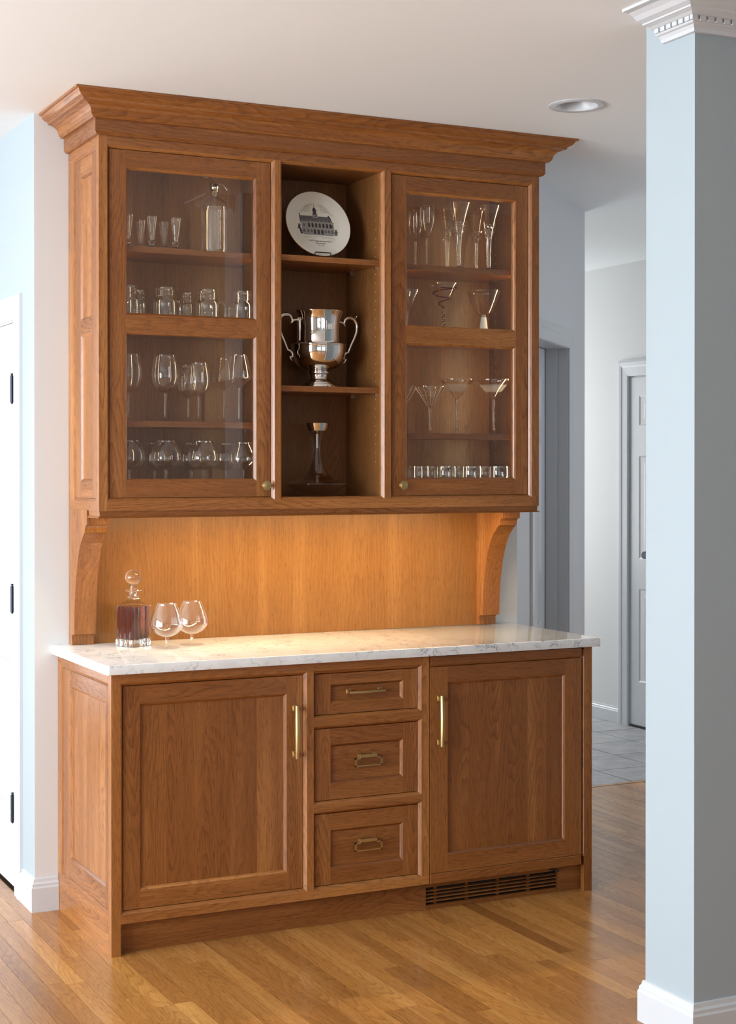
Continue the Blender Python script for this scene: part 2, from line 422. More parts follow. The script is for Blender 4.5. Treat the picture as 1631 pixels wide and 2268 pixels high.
for k, p in enumerate(order):
    if p[3]-p[2] < .01: continue
    g = .0005
    tone = min(1, max(0, R.gauss(.5, .22)))
    if k < 300:
        q = MB().box(p[0]+g, p[1]-g, p[2]+g, p[3]-g, -.012, R.uniform(-.0004, 0), axis=1, rnd=tone)
        q.build('plank', 'floor', floor)
    else: rest.box(p[0]+g, p[1]-g, p[2]+g, p[3]-g, -.012, -.0002, axis=1, rnd=tone)
rest.build('plank_field', 'floor', floor, kind='stuff')
MB().box(1.9, 4.14, 1.484, 1.515, -.012, .001, axis=0, rnd=.35).build('threshold_strip', 'floor', floor)
MB().box(1.6, 4.15, 1.515, 5.0, -.012, -.003).build('grout_bed', 'grout', floor)
tx = [3.148+.345*k for k in range(-5, 4)]; ty = [1.518, 1.805, 2.122, 2.44, 2.76, 3.06, 3.38, 3.70, 4.02, 4.34, 4.66, 4.98]
for a0, a1 in zip(tx, tx[1:]):
    for b0, b1 in zip(ty, ty[1:]):
        aa1 = min(a1, 4.14)
        if aa1-a0 > .05: MB().box(a0+.003, aa1-.003, b0+.003, b1-.003, -.01, R.uniform(-.0006, 0), bev=.0015).build('tile', 'tile', floor)

# ceiling with the round cut-out of the recessed lamp
CX, CY, CRAD = 1.545, -.291, .071
cl = MB()
S = .2; N = 48
sq = []
for k in range(N):
    a = 2*PI*k/N; c_, s_ = math.cos(a), math.sin(a); m_ = max(abs(c_), abs(s_)); sq.append((CX+S*c_/m_, CY+S*s_/m_))
circ = [(CX+CRAD*math.cos(2*PI*k/N), CY+CRAD*math.sin(2*PI*k/N)) for k in range(N)]
vs = [(x, y, H) for x, y in sq]+[(x, y, H) for x, y in circ]
cl.add(vs, [(k, (k+1) % N, N+(k+1) % N, N+k) for k in range(N)])
X0, X1, Y0, Y1 = -4.7, 4.3, -8.1, 5.1
for (a, b, c, d_) in ((X0, X1, Y0, CY-S), (X0, X1, CY+S, Y1), (X0, CX-S, CY-S, CY+S), (CX+S, X1, CY-S, CY+S)):
    cl.add([(a, c, H), (b, c, H), (b, d_, H), (a, d_, H)], [(0, 1, 2, 3)])
cl.box(X0, X1, Y0, Y1, H+.25, H+.3)
structure(cl, 'ceiling', 'ceiling', 'smooth off-white ceiling above the cabinet', 'ceiling', recalc=False)

lamp = thing('recessed_ceiling_light', (CX, CY, H), 'unlit white recessed can light in the ceiling beyond the cabinet', 'ceiling light')
MB().lathe([(.068, 0), (.070, -.0035), (.092, -.004), (.097, -.001), (.097, .0)], (CX, CY, H), 48).build('trim_ring', 'trim', lamp, smooth=True)
MB().lathe([(.068, -.001), (.066, .002), (.062, .03), (.052, .08), (.045, .12), (0, .12)], (CX, CY, H), 48).build('reflector', 'trim', lamp, smooth=True)
MB().lathe([(0, .062), (.02, .064), (.034, .075), (.036, .09), (.03, .118)], (CX, CY, H), 32).build('bulb', 'frost', lamp, smooth=True)

# walls
WB = MB().box(XL-.0003, 1.881, D, D+.11, 0, H)
structure(WB, 'wall_back', 'paint_wall', 'pale grey wall behind the wooden cabinet', 'wall')
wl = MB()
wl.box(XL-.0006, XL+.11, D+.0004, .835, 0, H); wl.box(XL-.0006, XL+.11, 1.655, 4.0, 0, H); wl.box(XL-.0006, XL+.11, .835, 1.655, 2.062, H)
structure(wl, 'wall_left', 'blue_paint_and_tint', 'pale wall tinted daylight blue around the white panelled door', 'wall')  # blue cast of the daylight is put into this wall's colour
A45 = (1.881, D); B45 = (2.835, 1.475)
ul = math.hypot(B45[0]-A45[0], B45[1]-A45[1]); u45 = ((B45[0]-A45[0])/ul, (B45[1]-A45[1])/ul); n45 = (u45[1], -u45[0])
F45 = WALL45(A45, u45, n45)
DS0, DS1 = .30, .92
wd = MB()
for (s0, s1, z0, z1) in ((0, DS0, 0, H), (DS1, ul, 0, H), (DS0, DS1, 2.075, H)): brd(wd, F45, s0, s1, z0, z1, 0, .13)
structure(wd, 'wall_angled', 'paint_hall_tinted', 'grey wall set at an angle, with a white door, right of the cabinet', 'wall')
wf = MB().box(XF, XF+.1, -8.0, 5.0, 0, H)
structure(wf, 'wall_far', 'paint_hall', 'light grey far wall of the tiled hall', 'wall')
wp = MB().box(XP, XF, -1.362, -1.158, 0, H)
structure(wp, 'wall_right', 'blue_paint_and_tint', 'blue-grey wall end, brightly lit on its narrow side', 'wall')
MB().box(-4.7, -4.6, -8, 4.0, 0, H).build('wall_west', 'paint_wall', kind='structure', label='wall of the room with the large windows', cat='wall')
MB().box(-4.6, XF, -8.1, -8.0, 0, H).build('wall_south', 'paint_wall', kind='structure', label='wall of the room opposite the cabinet', cat='wall')
MB().box(-4.6, XL, 4.0, 4.1, 0, H).build('wall_north', 'paint_wall', kind='structure', label='end wall of the room past the white door', cat='wall')
MB().box(1.5, XF, 5.0, 5.1, 0, H).build('wall_entry', 'paint_hall', kind='structure', label='end wall of the tiled entry', cat='wall')
MB().box(1.4, 1.5, D+.12, 5.1, 0, H).build('wall_closet', 'paint_hall', kind='structure', label='inner wall behind the angled wall', cat='wall')

def window(name, F, a0, a1, z0, z1, nx, label):
    w = MB()
    ring(w, F, a0, a1, z0, z1, .09, .0, -.10, 0.)
    for k in range(1, nx):
        c = a0+(a1-a0)*k/nx; brd(w, F, c-.04, c+.04, z0, z1, -.11, -.09)
    zm = (z0+z1)/2; brd(w, F, a0, a1, zm-.025, zm+.025, -.11, -.09)
    for k in range(nx*3):
        if k % 3: c = a0+(a1-a0)*k/(nx*3); brd(w, F, c-.010, c+.010, z0, z1, -.105, -.09)
    o = w.build(name, 'trim', kind='structure', label=label, cat='window'); return o
Fw = ((lambda a, t, b: (-4.6-t, a, b)), 1)
Fn = ((lambda a, t, b: (a, 4.0+t, b)), 0)
Fs = ((lambda a, t, b: (a, -8.0-t, b)), 0)
Fe = ((lambda a, t, b: (a, 5.0+t, b)), 0)
Fx_ = ((lambda a, t, b: (XF+t, a, b)), 1)
window('window_1', Fw, -3.45, 1.15, .55, 2.45, 4, 'wide white-framed window in the west wall')
window('window_2', Fn, -2.35, -.35, .25, 2.45, 2, 'tall white-framed window past the white door')
window('window_3', Fs, -3.9, -1.3, .55, 2.45, 2, 'white-framed window opposite the cabinet')
window('window_4', Fs, -.4, 1.4, .55, 2.45, 2, 'second white-framed window opposite the cabinet')
window('added_window_6', Fx_, -.7, .6, .75, 2.45, 1, 'added window frame for the hall fill light, hidden behind the wall end')  # invented frame in front of the added hall fill
window('added_window_7', Fx_, -5.5, -3.3, .55, 2.45, 2, 'added white window frame for the east fill light, out of view')  # invented frame in front of the added east fill
window('window_5', Fe, 2.75, 3.95, .75, 2.45, 1, 'narrow window at the end of the tiled entry')

# baseboards: profile (projection, height)
BBP = [(0, 0), (.016, 0), (.016, .082), (.013, .088), (.0125, .096), (.008, .102), (.006, .112), (0, .114)]
def base_run(name, pts, label, sc=1.0):
    """pts: plan polyline, the wall on its left side... offset to the right"""
    mb = MB(); P = [Vector((p[0], p[1], 0)) for p in pts]; n = len(P); loops = []
    for i in range(n):
        d0 = (P[i]-P[i-1]).normalized() if i else (P[1]-P[0]).normalized()
        d1 = (P[i+1]-P[i]).normalized() if i < n-1 else d0
        n0 = Vector((d0.y, -d0.x, 0)); n1 = Vector((d1.y, -d1.x, 0)); b = (n0+n1); b = b/max(1e-6, b.dot(n0))
        loops.append([tuple(P[i]+b*p*sc+Vector((0, 0, z*sc))) for p, z in BBP])
    mb.loft(loops)
    return mb.build(name, 'trim', kind='structure', label=label, cat='baseboard')
base_run('baseboard_left', [(XL, .745), (XL, D), (-.001, D)], 'white baseboard wrapping the wall corner beside the cabinet')
base_run('baseboard_angled', [(A45[0]+u45[0]*.02, A45[1]+u45[1]*.02), (A45[0]+u45[0]*.20, A45[1]+u45[1]*.20)], 'short white baseboard on the angled wall')
base_run('baseboard_far', [(XF, 4.9), (XF, 2.955)], 'white baseboard along the hall wall above grey tiles', .82)
base_run('baseboard_right', [(XP+1.4, -1.158), (XP, -1.158), (XP, -1.362), (XP+2.4, -1.362)], 'white baseboard wrapping the blue-grey wall end')

# crown with dentils on the wall end
PCR = [(0, 2.672), (.012, 2.672), (.015, 2.681), (.022, 2.6885), (.030, 2.689), (.033, 2.6915), (.033, 2.7045), (.046, 2.705), (.056, 2.7095), (.075, 2.713), (.0765, 2.7165), (.094, 2.7220), (.106, 2.7315), (.122, 2.7395), (.1425, 2.7400), (.1425, H), (0, H)]
yE = -1.2387
mb = MB(); loops = []
for (bx, by) in ((0, 0), (1, 1), (2, 1)):
    if (bx, by) == (0, 0): loops.append([(XP-p, yE, z) for p, z in PCR])
    elif bx == 1: loops.append([(XP-p, -1.362-p, z) for p, z in PCR])
    else: loops.append([(XF, -1.362-p, z) for p, z in PCR])
mb.loft(loops)
crown = mb.build('trim_1', 'trim', kind='structure', label='white dentil crown moulding at the top of the blue-grey wall end', cat='crown moulding')
for k in range(6):
    y0 = yE-.006-.0252*k
    if y0-.018 > -1.362-.030: MB().box(XP-.0415, XP-.030, y0-.0180, y0, 2.6935, 2.7048).build('dentil', 'trim', crown)
for k in range(22):
    x0 = XP-.0415+.0265*k
    MB().box(x0, x0+.0185, -1.362-.0415, -1.362-.030, 2.6935, 2.7048).build('dentil', 'trim', crown)

# doors -----------------------------------------------------------------
def casing(parent, F, a0, a1, ztop, w, t=.018, sides='LRT'):
    """door casing pieces round an opening a0..a1; F depth negative = proud of the wall"""
    P, ax = F
    prof = [(0, 0), (0, -t*.55), (.008, -t*.75), (w*.55, -t*.8), (w*.62, -t*.95), (w*.85, -t), (w*.95, -t*.8), (w, -t*.7), (w, 0)]
    if 'L' in sides:
        MB().loft([[P(a0-p, t_, 0) for p, t_ in prof], [P(a0-p, t_, ztop+p) for p, t_ in prof]]).build('casing', 'trim', parent)
    if 'R' in sides:
        MB().loft([[P(a1+p, t_, 0) for p, t_ in prof], [P(a1+p, t_, ztop+p) for p, t_ in prof]]).build('casing', 'trim', parent)
    if 'T' in sides:
        MB().loft([[P(a0-p, t_, ztop+p) for p, t_ in prof], [P(a1+p, t_, ztop+p) for p, t_ in prof]]).build('casing', 'trim', parent)
def panel_door(name, F, a0, a1, z1, t0, th, cols, rows, label):
    """a slab with raised panels set in moulded recesses"""
    mb = MB()
    As = [a0]+[v for c in cols for v in c]+[a1]; Zs = [.012]+[v for r_ in rows for v in r_]+[z1]
    for k in range(0, len(As), 2): brd(mb, F, As[k], As[k+1], .012, z1, t0, t0+th)
    for c in cols:
        for k in range(0, len(Zs), 2): brd(mb, F, c[0], c[1], Zs[k], Zs[k+1], t0, t0+th, False)
    o = mb.build(name, 'trim', kind='structure', label=label, cat='door')
    for c in cols:
        for r_ in rows:
            pb = MB(); iw = .018
            ring(pb, F, c[0]+iw, c[1]-iw, r_[0]+iw, r_[1]-iw, iw, .010, t0, t0+th-.004)
            P, ax = F; q = .022
            c0, c1, r0, r1 = c[0]+iw+.006, c[1]-iw-.006, r_[0]+iw+.006, r_[1]-iw-.006
            lo = [P(c[0]+iw, t0+.0105, r_[0]+iw), P(c[1]-iw, t0+.0105, r_[0]+iw), P(c[1]-iw, t0+.0105, r_[1]-iw), P(c[0]+iw, t0+.0105, r_[1]-iw)]
            hi = [P(c0+q, t0+.003, r0+q), P(c1-q, t0+.003, r0+q), P(c1-q, t0+.003, r1-q), P(c0+q, t0+.003, r1-q)]
            pb.loft([lo, hi]); pb.build('panel', 'trim', o)
    return o
# white door in the left wall
Fl = LEFT(XL)
d1 = panel_door('door_1', Fl, .842, 1.648, 2.052, .004, .036, [(.92, 1.19), (1.29, 1.56)], [(.26, .83), (1.03, 1.575), (1.715, 1.93)], 'white panelled door with black hinges beside the cabinet wall')
casing(d1, Fl, .832, 1.658, 2.060, .085)
jm = MB(); brd(jm, Fl, .834, .8405, 0, 2.06, .0, .11); brd(jm, Fl, 1.6495, 1.656, 0, 2.06, .0, .11); brd(jm, Fl, .834, 1.656, 2.0535, 2.0615, .0, .11, False); jm.build('jamb', 'trim', d1)
for z0, z1 in ((1.763, 1.859), (1.010, 1.104), (.257, .354)):
    hb = MB(); xh, yh = XL-.012, .851
    hb.lathe([(0, z0-.006), (.003, z0-.005), (.0052, z0), (.0068, z0), (.0068, z1), (.0045, z1), (.0035, z1+.004), (.006, z1+.005), (.006, z1+.008), (0, z1+.009)], (xh, yh, 0), 12)
    for k in range(1, 4): hb.lathe([(.0072, z0+(z1-z0)*k/4-.0008), (.0072, z0+(z1-z0)*k/4+.0008)], (xh, yh, 0), 12)
    hb.box(XL-.010, XL+.0035, .843, .851, z0, z1)
    hb.build('hinge', 'hinge', d1, smooth=True)
# door in the angled wall
d2 = panel_door('door_2', F45, DS0+.006, DS1-.006, 2.066, .098, .03, [(.39, .58), (.64, .83)], [(.26, .845), (1.06, 1.642), (1.746, 1.943)], 'recessed white panelled door in the angled grey wall')
casing(d2, F45, DS0-.002, DS1+.002, 2.071, .085)
jm = MB(); brd(jm, F45, DS0, DS0+.006, 0, 2.075, -.002, .13); brd(jm, F45, DS1-.0045, DS1, 0, 2.075, -.002, .13); brd(jm, F45, DS0, DS1, 2.069, 2.075, -.002, .13, False)
brd(jm, F45, DS1-.018, DS1-.0045, 0, 2.069, .045, .096); brd(jm, F45, DS0+.006, DS0+.018, 0, 2.069, .045, .096); jm.build('jamb', 'trim', d2)
# entry door in the far wall
Fx = LEFT(XF)
d3 = panel_door('door_3', Fx, 2.03, 2.846, 2.062, -.004, .03, [(2.115, 2.39), (2.49, 2.769)], [(.27, .818), (.994, 1.60), (1.777, 1.955)], 'white panelled entry door in the far hall wall above grey tiles')
casing(d3, Fx, 2.022, 2.856, 2.072, .097, .026)
MB().box(XF-.012, XF-.002, 2.03, 2.846, .0, .013).build('door_sweep', 'dark', d3)
MB().lathe([(0, 0), (.018, 0), (.022, .004), (.022, .02), (.016, .024), (0, .024)], (0, 0, 0), 20)
db = MB(); db.tube([(XF-.005, 2.69, 1.02), (XF-.03, 2.69, 1.02)], .022, 16); db.build('deadbolt', 'hinge', d3)

# ------------------------------------------------------------------ base cabinet
base = thing('base_cabinet', (W/2, D/2, 0), 'wooden base cabinet with two doors and three drawers under the marble worktop', 'cabinet')
FB = FRONT(0.)
cw, cd_ = .009, .011
def part(mb, name, m='wood', parent=base, **k): return mb.build(name, m, parent, **k)
# carcass
cb = MB(); cb.box(.02, W-.02, .03, D-.02, .11, .125, 0); cb.box(W-.02, W-.0005, .02, D-.002, 0, ZC-TC, 2); cb.box(.02, W-.02, D-.02, D-.002, .1, ZC-TC, 2)
cb.box(.0305, .045, .034, D-.002, 0, ZC-TC-.001, 2); cb.box(.68, .70, .035, D-.02, .125, ZC-TC, 2); cb.box(1.112, 1.13, .035, D-.02, .125, ZC-TC, 2)
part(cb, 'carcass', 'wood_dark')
ZT = ZC-TC                                  # underside of the worktop
OL = (.0405, .6665, .1365, .8445)           # left door opening
ODs = [(.7085, 1.1005, .7045, .8435), (.7085, 1.1005, .4185, .6605), (.7085, 1.1005, .1355, .3765)]
# face frame
part(brd(MB(), FB, 0, OL[0]-cw, 0, ZT, 0, .03, True, .92), 'stile')
part(brd(MB(), FB, OL[1]+cw, ODs[0][0]-cw, OL[2]-cw, OL[3]+cw, 0, .02, True, .86), 'stile')
part(brd(MB(), FB, ODs[0][1]+cw, 1.1395, OL[2]-cw, ZT, 0, .02, True, .84), 'stile')
part(brd(MB(), FB, 1.7815, W, 0, ZT, 0, .02, True, .55), 'stile')
part(brd(MB(), FB, OL[0]-cw, ODs[0][1]+cw, OL[3]+cw, ZT, 0, .02, False, .82), 'rail')
part(brd(MB(), FB, OL[0]-cw, 1.1395, .099, OL[2]-cw, 0, .02, False, .86), 'rail')
part(brd(MB(), FB, ODs[0][0]-cw, ODs[0][1]+cw, ODs[1][3]+cw, ODs[0][2]-cw, 0, .02, False, .72), 'rail')
part(brd(MB(), FB, ODs[0][0]-cw, ODs[0][1]+cw, ODs[2][3]+cw, ODs[1][2]-cw, 0, .02, False, .72), 'rail')
for o in [OL]+ODs:
    mb = MB(); ring(mb, FB, *o, cw, cd_, 0, .03, [R.uniform(.75, .9) for _ in range(4)]); part(mb, 'opening_bead')
mb = MB(); mb.loft([[(1.7815, 0, z), (1.777, .0055, z), (1.7725, .011, z), (1.7725, .03, z), (1.7815, .03, z)] for z in (.126, .873)], 2, .5); part(mb, 'opening_bead')
part(MB().box(1.1395, 1.1415, .012, .03, .1, ZT, 2, .2), 'gap_strip', 'dark')
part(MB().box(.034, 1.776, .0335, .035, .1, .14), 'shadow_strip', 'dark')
# toe kick with the vent hole
VX0, VX1, VZ0, VZ1 = 1.145, 1.694, .015, .077
part(MB().box(.0315, VX0, .0335, .052, 0, .104, 0, .28), 'toe_kick')
tk = MB().box(VX0, VX1, .0335, .052, 0, VZ0, 0, .3, off=(3, 2, 1)); tk.box(VX0, VX1, .0335, .052, VZ1, .104, 0, .3, off=(3, 2, 1)); tk.box(VX1, W-.02, .0335, .052, 0, .104, 0, .3, off=(3, 2, 1)); part(tk, 'toe_kick')
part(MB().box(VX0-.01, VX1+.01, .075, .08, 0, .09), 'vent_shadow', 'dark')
vent = part(MB().box(VX0, VX1, .056, .058, VZ0, VZ1), 'vent_grille', 'dark')
for k in range(4): MB().box(VX0+(VX1-VX0)*(k+.36)/4.3-.005, VX0+(VX1-VX0)*(k+.36)/4.3+.005, .047, .055, VZ0, VZ1, 2, .3).build('grille_bar', 'wood', vent)
for k in range(4):
    z = VZ0+(VZ1-VZ0)*(k+1)/5
    sl = MB(); sl.loft([[(x_, .0338, z-.0020), (x_, .0338, z+.0010), (x_, .046, z+.0020), (x_, .046, z-.0010)] for x_ in (VX0, VX1)], 0, .3); sl.build('slat', 'wood', vent)
lv = MB(); lv.tube([(1.640, .030, .094), (1.655, .018, .089), (1.676, .003, .083)], [.004, .0045, .0035], 8); lv.build('lever', 'black', base, smooth=True)

# pulls
def pull_vertical(x, z0, z1, yf, parent):
    mb = MB()
    for z in (z0+.012, z1-.012):
        mb.box(x-.0075, x+.0075, yf-.003, yf, z-.0105, z+.0105, bev=.0008)
        mb.loft([[(x-w, y, z-h), (x+w, y, z-h), (x+w, y, z+h), (x-w, y, z+h)] for y, w, h in ((yf-.003, .0055, .008), (yf-.008, .004, .006), (yf-.027, .004, .006))])
    L_ = []
    for k in range(13):
        t = k/12; z = z0+(z1-z0)*t; bul = math.sin(PI*t); w = .0055+.0028*bul; yo = yf-.026-.006*bul
        L_.append([(x-w, yo+.003, z), (x-w*.55, yo-.003, z), (x+w*.55, yo-.003, z), (x+w, yo+.003, z), (x+w*.6, yo+.006, z), (x-w*.6, yo+.006, z)])
    mb.loft(L_)
    return mb.build('handle', 'brass', parent, smooth=True, angle=40, label='brushed brass bar pull')
def pull_bar(x0, x1, z, yf, parent):
    mb = MB()
    for x in (x0+.008, x1-.008):
        mb.box(x-.010, x+.010, yf-.003, yf, z-.0075, z+.0075, bev=.0008)
        mb.loft([[(x-w, y, z-h), (x+w, y, z-h), (x+w, y, z+h), (x-w, y, z+h)] for y, w, h in ((yf-.003, .008, .0055), (yf-.008, .006, .004), (yf-.027, .006, .004))])
    L_ = []
    for k in range(13):
        t = k/12; x = x0+(x1-x0)*t; bul = math.sin(PI*t); w = .0045+.0025*bul; yo = yf-.026-.006*bul
        L_.append([(x, yo+.003, z-w), (x, yo-.003, z-w*.55), (x, yo-.003, z+w*.55), (x, yo+.003, z+w), (x, yo+.006, z+w*.6), (x, yo+.006, z-w*.6)])
    mb.loft(L_)
    return mb.build('handle', 'brass', parent, smooth=True, angle=40, label='brushed brass bar pull')
def pull_bail(xc, z, yf, parent):
    mb = MB(); hw = .033
    mb.box(xc-hw, xc+hw, yf-.016, yf-.009, z-.0055, z+.0055, bev=.0012)
    for x in (xc-hw+.006, xc+hw-.006):
        mb.box(x-.004, x+.004, yf-.010, yf, z-.004, z+.004); mb.box(x-.0065, x+.0065, yf-.0025, yf, z-.007, z+.007, bev=.0006)
    o = mb.build('handle', 'brass', parent, label='brass drop bail pull')
    bl = MB(); bw = .0515; zt, zb = z-.005, z-.034; yb = yf-.0145; t = .0025
    bl.box(xc-bw, xc-bw+.005, yb-t, yb+t, zb, zt); bl.box(xc+bw-.005, xc+bw, yb-t, yb+t, zb, zt)
    bl.box(xc-bw, xc+bw, yb-t, yb+t, zb, zb+.004); bl.box(xc-bw, xc-hw+.002, yb-t, yb+t, zt-.004, zt); bl.box(xc+hw-.002, xc+bw, yb-t, yb+t, zt-.004, zt)
    for v in range(len(bl.v)): pass
    mb2 = bl.build('handle', 'brass', parent)
    return o
# left door
g = .0021
dm = MB(); Fd = FRONT(cd_)
op = framed(dm, Fd, OL[0]+g, OL[1]-g, OL[2]+g, OL[3]-g, .0555, .058, .058, .0575, 0, .021)
door = part(dm, 'door')
pm = MB(); panel_boards(pm, Fd, op[0][0]-.004, op[0][1]+.004, op[0][2]-.004, op[0][3]+.004, .0095, .015, 6, lo=.12, hi=.6); pm.build('panel', 'wood', door)
pull_vertical(.634, .5715, .7465, cd_, door)
# drawers
for k, (o, pz) in enumerate(zip(ODs, ((.8046, .7405), (.6040, .4745), (.3185, .1905)))):
    dm = MB(); op = framed(dm, Fd, o[0]+g, o[1]-g, o[2]+g, o[3]-g, .0565, .0555, o[3]-g-pz[0], pz[1]-o[2]-g, 0, .021)
    dr = part(dm, 'drawer')
    pm = MB(); panel_boards(pm, Fd, op[0][0]-.004, op[0][1]+.004, op[0][2]-.004, op[0][3]+.004, .0095, .015, 1, False, .3, .6); pm.build('panel', 'wood', dr)
    yp = cd_+.0095
    if k == 0: pull_bar(.8305, .9665, .7765, yp, dr)
    else: pull_bail(.908, (.5575 if k == 1 else .2725), yp, dr)
# right (appliance) door
Fr = FRONT(-.0015)
dm = MB(); op = framed(dm, Fr, 1.143, 1.769, .1345, .8435, .0690, .0705, .055, .0585, 0, .022)
door = part(dm, 'door')
pm = MB(); panel_boards(pm, Fr, op[0][0]-.004, op[0][1]+.004, op[0][2]-.004, op[0][3]+.004, .0095, .015, 6, lo=.15, hi=.62); pm.build('panel', 'wood', door)
pull_vertical(1.1765, .5715, .7465, -.0015, door)
part(MB().loft([[(x_, y, z) for y, z in ((.02, .8455), (-.002, .8455), (-.006, .851), (-.006, ZT-.004), (.02, ZT-.004))] for x_ in (1.144, 1.7665)], 0, .3), 'valance')
part(MB().loft([[(x_, y, z) for y, z in ((.02, .0985), (-.004, .0985), (-.0055, .101), (-.0055, .131), (-.002, .133), (.02, .133))] for x_ in (1.143, 1.7655)], 0, .5), 'skirt')
# left side of the base
FS = LEFT(0.)
part(brd(MB(), FS, .0305, D-.001, 0, .128, 0, .03, False, .8), 'side_base')
part(brd(MB(), FS, .0305, D-.001, .852, ZT, 0, .03, False, .8), 'side_rail')
part(brd(MB(), FS, .545, D-.001, .128, .852, 0, .03, True, .8), 'side_stile')
mb = MB(); ring(mb, FS, .0395, .536, .137, .843, .009, .0025, 0, .03, [.6, .5, .6, .5]); part(mb, 'side_bead')
dm = MB(); op = framed(dm, FS, .0405, .535, .138, .842, .026, .083, .052, .066, .0025, .02, w=.008, d=.0065); sp = part(dm, 'side_panel_frame')
pm = MB(); panel_boards(pm, FS, op[0][0]-.004, op[0][1]+.004, op[0][2]-.004, op[0][3]+.004, .009, .016, 5, lo=.6, hi=.85); pm.build('panel', 'wood', sp)

# worktop
wt = MB()
rr = .010; pts = []
x0, x1, y0, y1 = -.0228, W+.0215, -.0274, D-.0005
for (cx, cy_, a0) in ((x0+rr, y0+rr, PI), (x1-rr, y0+rr, 1.5*PI)):
    for k in range(7): a = a0+k*PI/12; pts.append((cx+rr*math.cos(a), cy_+rr*math.sin(a)))
pts += [(x1, y1), (x0, y1)]
def inset(e): return [(min(max(px_, x0+e), x1-e), min(max(py_, y0+e), y1-e*0)) for px_, py_ in pts]
lv_ = []
for e, z in ((.0022, ZT), (.0006, ZT+.0008), (0, ZT+.0024), (0, ZC-.0030), (.0008, ZC-.0010), (.003, ZC)): lv_.append([(a, b, z) for a, b in inset(e)])
wt.loft(lv_)
wt.build('worktop', 'marble', origin=(W/2, D/2, ZT), smooth=True, angle=30, label='white marble worktop with grey veins on the base cabinet', cat='worktop')

# ------------------------------------------------------------------ upper cabinet
hut = thing('upper_cabinet', (.9, .42, ZC), 'wooden wall cabinet with glass doors, open centre bay and crown moulding', 'cabinet')
def upart(mb, name, m='wood', **k): return mb.build(name, m, hut, **k)
FU = FRONT(YU)
Z0, Z1 = 1.4275, 2.579
OU = [(.0768, .6605, Z0, Z1), (.7005, 1.0893, Z0, Z1), (1.1325, 1.712, Z0, Z1)]
YB = .531
# carcass boards
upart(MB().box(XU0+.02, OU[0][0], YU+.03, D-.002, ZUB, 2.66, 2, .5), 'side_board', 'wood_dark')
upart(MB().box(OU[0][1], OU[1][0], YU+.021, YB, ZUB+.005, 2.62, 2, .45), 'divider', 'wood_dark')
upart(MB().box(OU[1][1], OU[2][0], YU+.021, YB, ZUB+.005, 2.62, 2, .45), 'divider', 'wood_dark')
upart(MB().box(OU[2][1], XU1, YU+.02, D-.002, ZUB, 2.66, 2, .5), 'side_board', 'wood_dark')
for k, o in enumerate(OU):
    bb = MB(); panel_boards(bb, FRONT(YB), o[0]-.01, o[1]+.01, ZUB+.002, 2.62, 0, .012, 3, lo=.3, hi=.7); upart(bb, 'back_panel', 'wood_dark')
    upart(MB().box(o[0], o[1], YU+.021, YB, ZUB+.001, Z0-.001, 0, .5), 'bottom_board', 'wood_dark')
    upart(MB().box(o[0], o[1], YU+.021, YB, Z1+.0015, Z1+.03, 0, .4), 'top_board', 'wood_dark')
# face frame
upart(brd(MB(), FU, XU0, OU[0][0]-cw, ZUB, 2.64, 0, .03, True, .90), 'stile')
upart(brd(MB(), FU, OU[0][1]+cw, OU[1][0]-cw, Z0-cw, Z1+cw, 0, .021, True, .84), 'stile')
upart(brd(MB(), FU, OU[1][1]+cw, OU[2][0]-cw, Z0-cw, Z1+cw, 0, .021, True, .82), 'stile')
upart(brd(MB(), FU, OU[2][1]+cw, XU1, ZUB, 2.64, 0, .03, True, .5), 'stile')
upart(brd(MB(), FU, OU[0][0]-cw, OU[2][1]+cw, ZUB, Z0-cw, 0, .021, False, .88), 'rail')
upart(brd(MB(), FU, OU[0][0]-cw, OU[2][1]+cw, Z1+cw, 2.64, 0, .021, False, .5), 'rail')
for o in OU:
    mb = MB(); ring(mb, FU, *o, cw, cd_, 0, .021, [R.uniform(.7, .88) for _ in range(4)]); upart(mb, 'opening_bead')
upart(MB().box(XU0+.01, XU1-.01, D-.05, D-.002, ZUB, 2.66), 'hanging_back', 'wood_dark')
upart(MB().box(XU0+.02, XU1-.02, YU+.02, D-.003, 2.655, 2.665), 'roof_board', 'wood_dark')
# shelves
for o, zs in zip(OU, ((2.268, 2.004, 1.685), (2.2685, 1.8139), (2.2665, 2.004, 1.654))):
    mid = o is OU[1]
    for z in zs:
        upart(MB().box(o[0]+.0008, o[1]-.0008, (YU+.023 if mid else YU+.046), YB-.001, z-.0198, z, 0, .45), 'shelf')
        for yy in (.297, .4836):
            pin = MB(); pin.box(o[1]-.0115, o[1]-.0001, yy-.004, yy+.004, z-.0218, z-.0200); pin.box(o[1]-.005, o[1]-.0001, yy-.003, yy+.003, z-.030, z-.0215)
            upart(pin, 'shelf_pin', 'chrome')
    hol = MB()
    for yy in (.297, .4836):
        zz = 1.55
        while zz < 2.45:
            hol.lathe([(0, 0), (.0016, 0)], (0, 0, 0), 8); n = 9
            for q in range(len(hol.v)-n, len(hol.v)): v = hol.v[q]; hol.v[q] = (o[1]-.0004, yy+v[0], zz+v[1])
            zz += .032
    upart(hol, 'pin_holes', 'white_plastic', kind='stuff')
